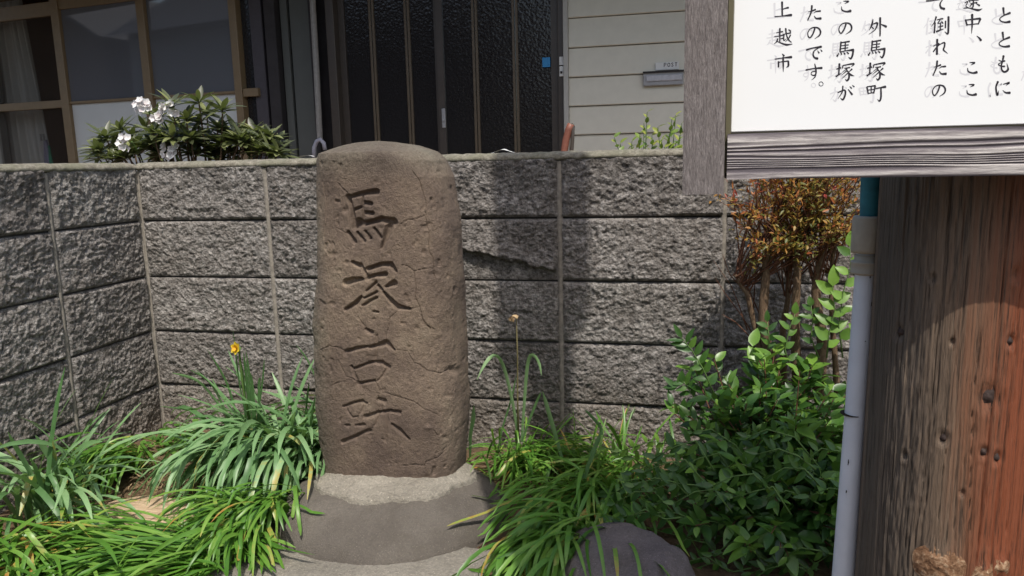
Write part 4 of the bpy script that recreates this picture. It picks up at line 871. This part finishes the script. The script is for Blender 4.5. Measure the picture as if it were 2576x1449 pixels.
# spec: n, az, daz, length, dl, elev, de, bend, db, width, spread, layer, offset
# ---- left of the stone
strap_clump('tall blue green daffodil clump left of the stone, leaves arching down to the left', (-1.17, 1.96), [
  (120, -2.35, .45, .40, .06, 1.15, .18, 2.5, .3, .0145, .05, .05), (36, 2.9, .4, .40, .06, 1.05, .2, 2.0, .3, .013, .05, .04), (80, -1.6, .5, .37, .06, 1.2, .15, 2.6, .3, .0145, .05, .05),
  (45, -.2, .6, .33, .05, 1.15, .2, 1.9, .4, .013, .06, .04), (10, 2.0, 1.3, .30, .05, 1.42, .08, .35, .2, .011, .04, .03), (6, 2.6, .3, .44, .04, .9, .15, .6, .2, .010, .03, .03)], MAT_DAFF, GP)
strap_clump('blue green daffodil leaves crowding the left side of the stone against the wall', (-1.06, 2.10), [
  (60, -1.9, .9, .32, .05, 1.2, .2, 2.2, .4, .012, .05, .05), (60, 2.6, .9, .30, .05, 1.2, .2, 2.0, .5, .011, .05, .05), (24, 1.2, 1.0, .30, .04, 1.3, .15, 1.4, .5, .011, .05, .04), (40, -1.4, .5, .26, .05, 1.1, .2, 2.2, .4, .011, .04, .05, (.02, -.12))], MAT_DAFF, GP)
strap_clump('dense bright green strap leaves flattened in front of the left daffodil clump', (-1.07, 1.66), [
  (170, -1.75, .35, .20, .04, .75, .2, 2.1, .4, .0095, .05, .07), (60, -2.5, .35, .22, .04, .7, .2, 1.8, .4, .0085, .04, .06, (0, -.04))], MAT_LYING, GP)
strap_clump('fallen yellow green strap leaves sweeping left along the bottom left of the picture', (-1.12, 1.43), [
  (190, -2.85, .17, .34, .06, .42, .12, 1.2, .25, .0085, .05, .05), (110, -2.4, .22, .28, .05, .45, .15, 1.3, .3, .0085, .06, .05), (60, -2.0, .25, .24, .05, .5, .12, 1.5, .2, .0085, .05, .05, (-.14, -.05))], MAT_LYING, GP)
strap_clump('bright green strap leaves spilling over the left edge of the round base', (-1.055, 1.55), [
  (110, -1.8, .35, .19, .04, .8, .2, 2.3, .4, .0095, .035, .06), (22, -.75, .18, .15, .02, .4, .15, 1.0, .3, .0085, .015, .04, (.04, -.02))], MAT_LYING, GP)
strap_clump('bright green flattened strap leaves below the left return wall', (-1.68, 1.93), [
  (130, -2.1, .18, .26, .04, .6, .15, 1.7, .3, .0085, .04, .06), (60, -1.65, .22, .26, .04, .8, .15, 1.8, .3, .0085, .04, .06)], MAT_LYING, GP)
strap_clump('broad blue green daffodil clump at the far left edge of the picture', (-1.66, 1.56), [
  (40, -1.2, 1.1, .30, .05, 1.35, .15, 1.2, .6, .015, .05, .04), (26, -.3, .5, .34, .04, 1.1, .2, 1.9, .4, .014, .04, .04), (10, .9, .6, .36, .05, 1.3, .12, .6, .3, .011, .04, .03)], MAT_DAFF, GP)
strap_clump('shadowy strap leaves in the bottom left corner', (-1.52, 1.33), [
  (100, -1.0, 1.0, .22, .05, .8, .2, 1.6, .4, .010, .09, .06), (50, .2, .5, .24, .05, .7, .2, 1.5, .4, .0095, .06, .06)], MAT_LYING, GP)
# ---- right of the stone
strap_clump('low green strap leaves fanned out against the wall right of the stone', (-.44, 2.13), [
  (120, -.6, .6, .24, .05, .7, .25, 1.7, .4, .008, .06, .05), (70, -2.0, .6, .17, .03, .7, .2, 1.7, .4, .006, .05, .05), (40, .4, .5, .24, .04, .6, .2, 1.3, .4, .006, .04, .04)], MAT_LYING, GP)
strap_clump('dark green strap leaves sweeping down between the round base and the purple rock', (-.205, 1.86), [
  (170, -2.2, .25, .25, .04, .55, .2, 1.6, .3, .0095, .07, .08), (100, -1.6, .35, .28, .05, .7, .2, 1.8, .3, .0095, .06, .08), (50, -2.7, .3, .2, .04, .6, .2, 1.4, .3, .008, .05, .06)], MAT_LYING, GP)
strap_clump('dense strap leaves hanging over the right edge of the round base at the bottom', (-.215, 1.60), [
  (150, -2.1, .22, .24, .04, .8, .2, 2.0, .3, .010, .05, .08), (90, -1.5, .35, .26, .05, .8, .2, 2.0, .3, .010, .05, .08)], MAT_LYING, GP)
strap_clump('mixed strap leaves at the wall foot between the right clump and the bush', (-.14, 2.08), [
  (70, -1.7, .9, .24, .05, 1.0, .25, 1.8, .5, .0085, .07, .04), (40, -2.6, .5, .28, .05, .8, .2, 1.5, .4, .008, .05, .04), (26, 1.3, 1., .2, .04, 1.3, .15, .8, .4, .007, .08, .02)], MAT_LYING, GP)
# tall individual daffodil leaves right of the stone
tr = thing('daffodil_plant', 'few tall upright daffodil leaves with bent tips right of the stone', 'plant', (-.42, 2.1, GZ), GP)
def leafpath(pxs, Y0, Y1, w, mat, root, tint=.6, name='leaf'):
    Q = [atY(x, y, Y0+(Y1-Y0)*i/(len(pxs)-1)) for i, (x, y) in enumerate(pxs)]; Q = np.array(Q)
    t_ = np.linspace(0, len(Q)-1, 14); Q = np.stack([np.interp(t_, np.arange(len(Q)), Q[:, k]) for k in range(3)], 1)
    for _ in range(2): Q[1:-1] = (Q[:-2]+2*Q[1:-1]+Q[2:])/4
    T = np.gradient(Q, axis=0); T /= np.linalg.norm(T, axis=1)[:, None]; S = np.cross(T, np.array([.25, 1, .1])); S /= np.linalg.norm(S, axis=1)[:, None]
    ss = np.linspace(0, 1, 14); ww = w/2*np.clip((1-ss)*6+.05, 0, 1)**.7*(.7+.3*np.sin(ss*PI)); Nn = np.cross(S, T)
    V = np.stack([Q+S*ww[:, None]+Nn*(ww*.3)[:, None], Q, Q-S*ww[:, None]+Nn*(ww*.3)[:, None]], 1).reshape(-1, 3)
    part(name, V, gridf(3, 14), mat, root, True, tint=np.full(len(V), tint))
leafpath([(1303, 1110), (1296, 1040), (1275, 950), (1262, 905), (1245, 888), (1222, 905), (1200, 955)], 2.12, 2.0, .012, MAT_DAFF, tr, .85)
leafpath([(1312, 1110), (1318, 1020), (1324, 930), (1330, 890), (1345, 892), (1358, 915), (1362, 945)], 2.12, 2.02, .011, MAT_DAFF, tr, .7)
leafpath([(1312, 1112), (1330, 1060), (1350, 1010), (1362, 985)], 2.1, 2.05, .008, MAT_DAFF, tr, .4)
leafpath([(1412, 1150), (1395, 1090), (1380, 1040), (1365, 985)], 1.98, 1.9, .014, MAT_DAFF, tr, .8)
leafpath([(1250, 1150), (1262, 1080), (1285, 1010), (1300, 940)], 2.14, 2.1, .006, MAT_DAFF, tr, .3)
leafpath([(1180, 1110), (1188, 1060), (1192, 1020)], 2.1, 2.05, .012, MAT_DAFF, tr, .8)
leafpath([(1182, 1150), (1183, 1090), (1196, 1040)], 2.1, 2.05, .010, MAT_DAFF, tr, .5)
leafpath([(1435, 1290), (1470, 1200), (1495, 1130), (1512, 1085)], 1.9, 1.85, .012, MAT_DAFF, tr, .6)
leafpath([(1455, 1300), (1520, 1260), (1580, 1230), (1625, 1215)], 1.75, 1.75, .011, MAT_DAFF, tr, .3)
leafpath([(1480, 1150), (1520, 1085), (1490, 1050), (1470, 1030)], 2.0, 2.0, .010, MAT_DAFF, tr, .4)
# wilted flower stalk
ws = thing('wilted_daffodil', 'dry brown wilted flower on a thin straight stalk right of the stone', 'flower', tuple(atY(1306, 1112, 2.1)))
V, Fc = tube([atY(1305, 1115, 2.1), atY(1302, 1000, 2.09), atY(1302, 900, 2.08), atY(1299, 800, 2.06)], [.0032, .0026, .0022, .0016], 7); part('stalk', V, Fc, plain('olive_brown_stalk', (.15, .13, .06), .7, .2), ws, True)
c0 = atY(1290, 796, 2.05)
for k in range(6):
    a = k*1.05; V, Fc = ribbon(c0, a, .018, .5-k*.25, 2.0, .010, floor=-1, nseg=4, twist=1.5); part('petal', V, Fc, MAT_STRAW, ws, True, tint=np.full(len(V), .9-.1*k))
# yellow daffodil
yd = thing('daffodil_flower', 'yellow daffodil bloom on an upright stem above the left clump', 'flower', tuple(atY(620, 1100, 1.98)))
c0 = atY(596, 876, 1.95)
V, Fc = tube([atY(632, 1080, 1.98), atY(612, 980, 1.97), atY(604, 910, 1.96), atY(602, 884, 1.955), c0+np.array([.004, .012, 0])], [.004, .0036, .0034, .003, .004], 8); part('stem', V, Fc, MAT_GSTEM, yd, True)
def petal(c, dirv, up, L, W, mat, root, tint, name='petal', curl=.2):
    dirv = np.array(dirv, float); dirv /= np.linalg.norm(dirv); up = np.array(up, float); S = np.cross(dirv, up); S /= np.linalg.norm(S); up = np.cross(S, dirv)
    V = []
    for i in range(6):
        s = i/5; w_ = W/2*math.sin(PI*(.08+.84*s**.8))*(1 if i < 5 else .35); 
        for j in (-1, -.5, 0, .5, 1): V.append(c+dirv*L*s+S*w_*j+up*(curl*L*s*s+.25*abs(j)*w_))
    return part(name, V, gridf(5, 6), mat, root, True, tint=np.full(30, tint))
fdir = np.array([-.25, -.9, .25]); fdir /= np.linalg.norm(fdir); e1 = np.cross(fdir, [0, 0, 1]); e1 /= np.linalg.norm(e1); e2 = np.cross(e1, fdir)
for k in range(6):
    a = k*PI/3+.3; petal(c0, e1*math.cos(a)+e2*math.sin(a)+fdir*.15, fdir, .021, .017, MAT_PETALY, yd, .9)
for k in range(10):
    a = k*PI/5+.1; petal(c0, (e1*math.cos(a)+e2*math.sin(a))*.55+fdir, e1*math.cos(a)+e2*math.sin(a), .016, .010, MAT_PETALY, yd, .1, 'crown_petal')
# thick bunch of upright leaves behind the bloom
ub = thing('daffodil_plant', 'stiff bunch of dark upright leaves right behind the yellow bloom', 'plant', tuple(atY(625, 1100, 1.99)), GP)
for (x0, x1, x2, y2, w_) in ((630, 600, 586, 830, .007), (620, 612, 604, 900, .012), (632, 620, 612, 885, .014), (640, 628, 618, 880, .011), (645, 633, 628, 935, .012), (652, 650, 655, 950, .011), (610, 570, 522, 880, .011), (600, 530, 478, 930, .010), (640, 660, 665, 900, .007)):
    leafpath([(x0, 1110), ((x0+x1)/2, 1030), (x1, 960), (x2, y2)], 2.0, 1.97, w_, MAT_DAFF, ub, random.uniform(.05, .45))
leafpath([(600, 1100), (560, 1030), (500, 955), (432, 938)], 2.0, 2.0, .012, MAT_DAFF, ub, .6)
leafpath([(595, 1120), (530, 1050), (470, 1030), (402, 1022)], 1.98, 1.95, .006, MAT_DAFF, ub, .4)
leafpath([(800, 985), (790, 940), (770, 900), (745, 868)], 2.15, 2.2, .008, MAT_DAFF, ub, .3)

# ---- leaf shapes for shrubs
def leafshape(L, W, n=5, curl=.12, fold=.25, tip=.75):
    V = []
    for i in range(n+1):
        s = i/n; w_ = W/2*(math.sin(PI*min(1, s**tip*.97+.02))**.8 if 0 < i < n else .04)
        z_ = -curl*L*s*s; V += [(-w_, L*s, z_+fold*w_), (0, L*s, z_), (w_, L*s, z_+fold*w_)]
    return np.array(V), gridf(3, n+1)
def orient(V, p, d, up):
    d = np.array(d, float); d /= np.linalg.norm(d)+1e-9; S = np.cross(d, up); nn = np.linalg.norm(S)
    if nn < 1e-3: S = np.cross(d, [1, .3, 0]); nn = np.linalg.norm(S)
    S /= nn; U = np.cross(S, d); return np.asarray(p)+V[:, :1]*S+V[:, 1:2]*d+V[:, 2:3]*U
rv = lambda s=1.: np.array([random.gauss(0, s), random.gauss(0, s), random.gauss(0, s)])
# ---- glossy evergreen bush (right)
def bush():
    root = thing('evergreen_bush', 'dense glossy green broadleaf bush left of the conduit, lower part in shade', 'bush', (.24, 1.93, GZ)); L = []; stems = []
    Ls = [leafshape(.048*s, .024*s*k, 5, c_, .3) for s in (.6, .85, 1.15) for k in (.8, 1.1) for c_ in (.05, .25)]
    for i in range(230):
        a = random.uniform(0, 2*PI); r = random.random()**.6; tx = .30+.34*r*math.cos(a); ty = 1.80+.27*r*math.sin(a)
        hz = .475-.20*max(0, (1.93-ty)/.3)**1.2-.16*max(0, abs(tx-.24)-.10)/.2; hz *= random.uniform(.45, 1.02)
        hz += .07*math.exp(-((tx-.07)/.05)**2)
        p0 = np.array([.24+random.gauss(0, .05), 1.92+random.gauss(0, .04), GZ]); p1 = np.array([tx, ty, max(hz, .06)])
        mid = (p0+p1)/2+np.array([0, 0, .06])+rv(.015); t_ = np.linspace(0, 1, 8)[:, None]; Q = (1-t_)**2*p0+2*t_*(1-t_)*mid+t_**2*p1; stems.append(tube(Q, np.linspace(.0032, .0012, 8), 5, False))
        for k in range(19):
            s = .35+.65*(k/18)**.8; q = (1-s)**2*p0+2*s*(1-s)*mid+s*s*p1; T = 2*(1-s)*(mid-p0)+2*s*(p1-mid); T /= np.linalg.norm(T); ph = k*2.4+i
            side = np.cross(T, [0, 0, 1]); side /= np.linalg.norm(side)+1e-9; u2 = np.cross(side, T); dv = T*.55+side*math.cos(ph)+u2*math.sin(ph)*.7+np.array([0, -.15, .15])+rv(.15)
            V, Fc = random.choice(Ls); up = np.array([0, -.25, 1])+rv(.25); L.append((orient(V, q+dv*.004, dv, up), Fc, min(1, max(0, random.gauss(.32, .18)+(.3 if s > .9 else 0)+(.25 if q[2] > .42 else 0)))))  # tip and upper leaves tinted lighter to stand for sun on the top
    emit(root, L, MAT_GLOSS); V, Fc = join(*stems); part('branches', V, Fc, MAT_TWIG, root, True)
    # single glossy leaves right beside the conduit, higher up
bush()
def sprig(root, px, Y, n=7, L=.04, mat=None, w=.5, tint=.8):
    P = [atY(*p, Y) for p in px]; V, Fc = tube(P, np.linspace(.0022, .001, len(P)), 5); part('twig', V, Fc, MAT_GSTEM, root, True); t_ = np.linspace(.15, 1, n); Q = np.stack([np.interp(t_*(len(P)-1), np.arange(len(P)), np.array(P)[:, k]) for k in range(3)], 1)
    T = P[-1]-P[0]; T /= np.linalg.norm(T)
    for k, q in enumerate(Q):
        side = np.cross(T, [0, 1, 0]); V0, F0 = leafshape(L*random.uniform(.7, 1.1), L*w*random.uniform(.8, 1.1)); dv = T*.7+side*(1 if k % 2 else -1)*.9+rv(.12) if k < n-1 else T
        V = orient(V0, q, dv, np.array([0, -.8, .6])+rv(.2)); part('leaf', V, F0, mat or MAT_GLOSS, root, True, tint=np.full(len(V), min(1, tint+random.gauss(0, .12))))
sp = thing('privet_shoot', 'upright shoots of bright glossy leaves beside the conduit in front of the wall', 'shrub', (.42, 2.0, GZ))
sprig(sp, [(2120, 900), (2110, 820), (2120, 740), (2140, 670), (2138, 620)], 2.0, 9, .045, tint=.8, w=.6); sprig(sp, [(2080, 900), (2085, 840), (2100, 780), (2095, 720)], 2.0, 9, .05, tint=.85, w=.6); sprig(sp, [(2150, 900), (2170, 820), (2205, 760), (2215, 690)], 2.0, 9, .05, tint=.9, w=.6); sprig(sp, [(1990, 930), (1975, 880), (1985, 830), (2000, 790)], 2.02, 9, .038, tint=.6)
sprig(sp, [(2060, 900), (2040, 850), (2045, 800), (2040, 770)], 2.02, 9, .035, tint=.5); sprig(sp, [(1930, 890), (1935, 850), (1930, 810)], 2.04, 7, .035, tint=.4)
# ---- heavenly bamboo leaves over the shaded bush
nb = thing('nandina_shrub', 'loose pointed green leaves on thin arching shoots left of and below the evergreen bush', 'shrub', (.05, 1.9, GZ))
sh = [[(1700, 1250), (1640, 1190), (1590, 1150), (1510, 1120)], [(1760, 1180), (1700, 1120), (1640, 1110), (1560, 1135)], [(1800, 1330), (1700, 1290), (1620, 1290), (1545, 1305)], [(1850, 1280), (1780, 1240), (1720, 1240), (1650, 1270)],
      [(1900, 1400), (1820, 1350), (1760, 1340), (1700, 1380)], [(2060, 1300), (1980, 1200), (1900, 1160), (1830, 1180)], [(2000, 1420), (1930, 1330), (1860, 1310), (1790, 1330)], [(1780, 1050), (1740, 990), (1720, 960), (1700, 975)],
      [(1800, 1000), (1770, 930), (1740, 880), (1715, 850)], [(1850, 1449), (1780, 1400), (1740, 1410), (1680, 1440)], [(2080, 1200), (2000, 1100), (1930, 1080), (1880, 1100)], [(1950, 1250), (1850, 1120), (1790, 1080), (1730, 1090)], [(2090, 1400), (2020, 1360), (1960, 1380), (1900, 1430)]]
for i in range(70):
    x0, y0 = random.uniform(1560, 2090), random.uniform(1130, 1460)
    if y0 < 1100+(1700-x0)*.9: continue
    if (x0-1570)**2/190**2+(y0-1470)**2/130**2 < 1: continue
    sh.append([(x0+95, y0+random.uniform(0, 50)), (x0+50, y0+random.uniform(-25, 15)), (x0, y0-10), (x0-50, y0+random.uniform(0, 30))])
for i, q in enumerate(sh): sprig(nb, q, (1.60+.03*(i % 7) if i > 1 and i not in (7, 8) else 1.9), 13 if i < 13 else 7, random.uniform(.026, .044) if i > 1 else .034, tint=.4 if i > 1 else .95, w=.38, mat=MAT_GLOSS)

# ---- red nandina / cedar-like shrub with twiggy stems against the wall
def nandina():
    root = thing('red_leaved_shrub', 'twiggy shrub with brown stems and fine red, orange and green foliage against the wall', 'shrub', (.30, 2.08, GZ)); L = []; tw = []
    Ls = [leafshape(.017*s, .0045*s, 3, .15, .3) for s in (.8, 1., 1.3)]+[leafshape(.016, .008, 3, .1, .3)]
    stems = [[(1925, 1000), (1908, 850), (1880, 740), (1850, 690)], [(1965, 1000), (1920, 830), (1925, 700), (1935, 600)], [(2010, 1000), (2000, 830), (2005, 700), (2010, 560)], [(2060, 1000), (2070, 850), (2050, 740), (2075, 600)], [(2110, 1000), (2100, 900), (2090, 700), (2110, 560)], [(1975, 1000), (1968, 850), (1980, 760), (1990, 640)]]
    rad = [.010, .016, .014, .017, .009, .010]; tips = []
    for s, r in zip(stems, rad):
        Yb = 2.10+random.uniform(-.03, .05); P = np.array([atY(*p, Yb) for p in s]); t_ = np.linspace(0, 3, 14); Q = np.stack([np.interp(t_, range(4), P[:, k]) for k in range(3)], 1); Q[:, 0] += .004*np.array([vnoise(np.array([[i_*.8, Yb*9, 0]]), 3)[0] for i_ in range(14)])
        V, Fc = tube(Q, np.linspace(r, r*.55, 14)*(1+.15*np.array([vnoise(np.array([[i_*1.3, 2, Yb*9]]), 7)[0] for i_ in range(14)])), 9); part('stem', V, Fc, MAT_BARK, root, True)
        for k in range(26):
            q = Q[random.randint(9, 13)]+rv(.004); tips.append(q)
    top = .99
    for i, q in enumerate(tips):
        # fan of twigs
        tgt = np.array([.335+random.gauss(0, .10), 2.08+random.uniform(-.10, .08), random.uniform(.74, 1.06)]); tgt[0] = min(.55, max(.10, tgt[0])); mid = (q+tgt)/2+rv(.02); mid[1] = max(1.95, min(2.24, mid[1]))
        t_ = np.linspace(0, 1, 7)[:, None]; Q = (1-t_)**2*q+2*t_*(1-t_)*mid+t_**2*tgt; tw.append(tube(Q, np.linspace(.0024, .0007, 7), 4, False))
        for k in range(34):
            s = random.uniform(.45, 1.02); p = (1-s)**2*q+2*s*(1-s)*mid+s*s*tgt; T = tgt-q; T /= np.linalg.norm(T); dv = T*.7+rv(.55); p = p+rv(.009)
            if p[1] > 2.27: p[1] = 2.27
            V, Fc = random.choice(Ls); edge = min(1, abs(p[0]-.335)/.17); red = .42+.30*edge+random.gauss(0, .2)-.35*max(0, .88-p[2])*3
            L.append((orient(V, p, dv, np.array([0, -.5, 1])+rv(.4)), Fc, min(1, max(0, red))))
    # bare twigs lower left
    for s in ([(1880, 830), (1860, 770), (1840, 720), (1795, 655)], [(1905, 860), (1870, 800), (1822, 735), (1800, 700)], [(1895, 780), (1900, 700), (1905, 640)], [(1915, 800), (1880, 720), (1875, 660)], [(1930, 640), (1890, 570), (1850, 530), (1800, 500)], [(1940, 600), (1900, 540), (1845, 500)], [(1880, 740), (1835, 690), (1818, 640)], [(1910, 870), (1850, 810), (1815, 790)]):
        P = np.array([atY(*p, 2.12) for p in s]); tw.append(tube(P, np.linspace(.0022, .0006, len(P)), 5, False))
    emit(root, L, MAT_NAND, 'leaf', 300); V, Fc = join(*tw); part('twigs', V, Fc, MAT_TWIG, root, True)
nandina()

# ---- rhododendron beyond the wall
def rhodo():
    root = thing('rhododendron', 'rhododendron bush with whorled olive leaves and white blooms behind the wall', 'bush', (-2.0, 2.78, .03)); L = []; br = []
    spots = [(432, 262), (500, 255), (520, 285), (560, 275), (548, 320), (470, 300), (400, 290), (365, 325), (300, 325), (265, 345), (245, 395), (290, 380), (330, 350), (380, 360), (430, 340), (480, 345), (520, 350), (560, 360), (600, 335), (640, 330), (655, 345), (690, 365), (620, 365), (590, 385), (530, 385), (480, 385), (420, 385), (350, 385), (310, 395), (660, 385), (455, 320), (500, 310), (385, 335), (575, 345), (250, 375), (700, 385), (610, 350), (445, 365), (340, 370), (400, 400), (560, 400), (280, 400)]
    c = np.array([-2.0, 2.80, .35]); spots += [(random.uniform(270, 690), random.uniform(340, 395)) for _ in range(22)]
    for (x, y) in spots:
        P = atY(x, y, 2.75+random.uniform(-.09, .16)); mid = (c+P)/2+rv(.05); t_ = np.linspace(0, 1, 7)[:, None]; Q = (1-t_)**2*c+2*t_*(1-t_)*mid+t_**2*P; br.append(tube(Q, np.linspace(.008, .003, 7), 5, False))
        out = (P-c)*np.array([1, .6, 1]); out /= np.linalg.norm(out); out = out+np.array([random.gauss(0, .2), -.25, .2]); out /= np.linalg.norm(out)
        s1 = np.cross(out, [0, 1, .2]); s1 /= np.linalg.norm(s1); s2 = np.cross(out, s1); n = random.randint(14, 19)
        for k in range(n):
            a = 2.4*k; op = .35+.75*k/n+random.gauss(0, .1); dv = (s1*math.cos(a)+s2*math.sin(a))*math.sin(op+.4)+out*math.cos(op+.4)
            V, Fc = leafshape(random.uniform(.065, .10), random.uniform(.018, .026), 5, random.uniform(.0, .35), .25, .9); L.append((orient(V, P-out*.012*k/n, dv, np.array([0, -.2, 1])+rv(.2)), Fc, min(1, max(0, random.gauss(.40, .25)+(.3 if k < 2 else 0)))))
    emit(root, L, MAT_RHODO, 'leaf', 300); V, Fc = join(*br); part('branches', V, Fc, MAT_BARK, root, True)
    for (x, y, r) in ((362, 268, 1.), (428, 272, 1.), (432, 380, 1.), (402, 298, .55), (312, 366, .5), (322, 350, .35)):
        c0 = atY(x, y, 2.66); fl = part('flower', *join(tube([c0+np.array([0, .05, -.05]), c0+np.array([0, .02, -.01])], .004, 6)), MAT_GSTEM, root)
        for j in range(int(7*r)+2):
            cc = c0+np.array([random.uniform(-1, 1)*.026*r, -random.random()*.02, random.uniform(-1, 1)*.02*r]); ax = (cc-c0)*3+np.array([0, -.06, .015])+rv(.012); ax /= np.linalg.norm(ax); s1 = np.cross(ax, [0, 0, 1]); s1 /= np.linalg.norm(s1); s2 = np.cross(s1, ax)
            for k in range(5): a = k*1.257+j; petal(cc, (s1*math.cos(a)+s2*math.sin(a))*.9+ax*.5, ax, .021, .020, MAT_PETALW, fl, random.random())
rhodo()
# ---- small shrub right beyond the wall
def small():
    root = thing('small_shrub', 'small yellow green shrub peeping over the wall below the letter slot', 'shrub', (-.10, 2.65, .03)); L = []; tw = []
    for (x, y) in ((1545, 345), (1560, 360), (1590, 355), (1610, 335), (1628, 282), (1620, 310), (1640, 340), (1655, 320), (1665, 350), (1690, 300), (1700, 290), (1685, 335), (1700, 360), (1710, 340), (1600, 372), (1640, 368), (1672, 370), (1715, 310), (1580, 375), (1695, 375)):
        P = atY(x, y, 2.6+random.uniform(-.05, .08)); b = np.array([-.08+random.gauss(0, .05), 2.66, .35]); mid = (b+P)/2+rv(.02)+np.array([0, 0, .05]); t_ = np.linspace(0, 1, 7)[:, None]; Q = (1-t_)**2*b+2*t_*(1-t_)*mid+t_**2*P; tw.append(tube(Q, np.linspace(.004, .0012, 7), 5, False))
        for k in range(13):
            s = 1-.028*k; q = (1-s)**2*b+2*s*(1-s)*mid+s*s*P; T = P-mid; T /= np.linalg.norm(T); a = k*2.4; dv = T*.5+np.array([math.cos(a), math.sin(a)*.7, .3])+rv(.15); V, Fc = leafshape(random.uniform(.02, .033), random.uniform(.011, .016)); L.append((orient(V, q, dv, np.array([0, -.3, 1])+rv(.3)), Fc, min(1, max(0, random.gauss(.5, .22)+(.2 if k < 2 else 0)))))
    emit(root, L, MAT_YG); V, Fc = join(*tw); part('twigs', V, Fc, MAT_GSTEM, root, True)
small()
# ---- round leaved weeds at the wall corner
def weeds(label, spots, Lr, n):
    root = thing('weed', label, 'weed', (spots[0][0], spots[0][1], GZ), 'round leaved weeds on the soil'); L = []
    for (x, y, r) in spots:
        for k in range(n):
            p = np.array([x+random.gauss(0, r), y+random.gauss(0, r*.8), GZ+random.uniform(.015, .055)]); p[0] = max(-1.83, p[0]); p[1] = min(2.27, p[1]); a = random.uniform(0, 6.3); s = random.uniform(.6, 1.2)*Lr
            V, Fc = leafshape(s, s*.95, 5, .1, .15, .8); L.append((orient(V, p, (math.cos(a), math.sin(a), .1), np.array([0, -.2, 1])+rv(.25)), Fc, random.random()))
    emit(root, L, MAT_WEED, 'leaf', 150)
weeds('patch of small bright round leaves in the corner where the two walls meet', [(-1.70, 2.17, .05), (-1.62, 2.10, .04)], .022, 60)
weeds('row of small weeds along the foot of the left return wall', [(-1.78, 2.03, .04), (-1.78, 1.93, .03), (-1.72, 2.1, .03)], .02, 34)
weeds('small weeds and fallen leaves beside the bush foot right of the strap leaves', [(-.05, 1.93, .05), (.0, 1.85, .05), (-.2, 1.95, .04)], .022, 30)
weeds('few round leaves in the sunny strap leaves right of the stone', [(-.44, 2.18, .03)], .028, 14)
# white petals fallen on the ledge behind the wall
for i, (x, y) in enumerate(((785, 392), (1272, 377))):
    t_ = thing('white_pebble', ['bright white scrap lying behind the wall top left of the stone', 'thin white curved scrap behind the wall top right of the stone'][i], 'scrap', tuple(atY(x, y, 2.45)))
    c0 = atY(x, y, 2.45); X, Y = np.meshgrid(np.linspace(-.028, .028, 14)*(1.4 if i else 1), np.linspace(-.02, .02, 8)); Z = .006*np.cos(X*60)+.004*fbm(P3(X*40, Y*40), 3, i).reshape(X.shape)
    c0[2] = 1.01; part('sheet', np.stack([X+c0[0], Y*.6+c0[1]-.04, Z+c0[2]], -1), gridf(14, 8), MAT_PLATE, t_, True)
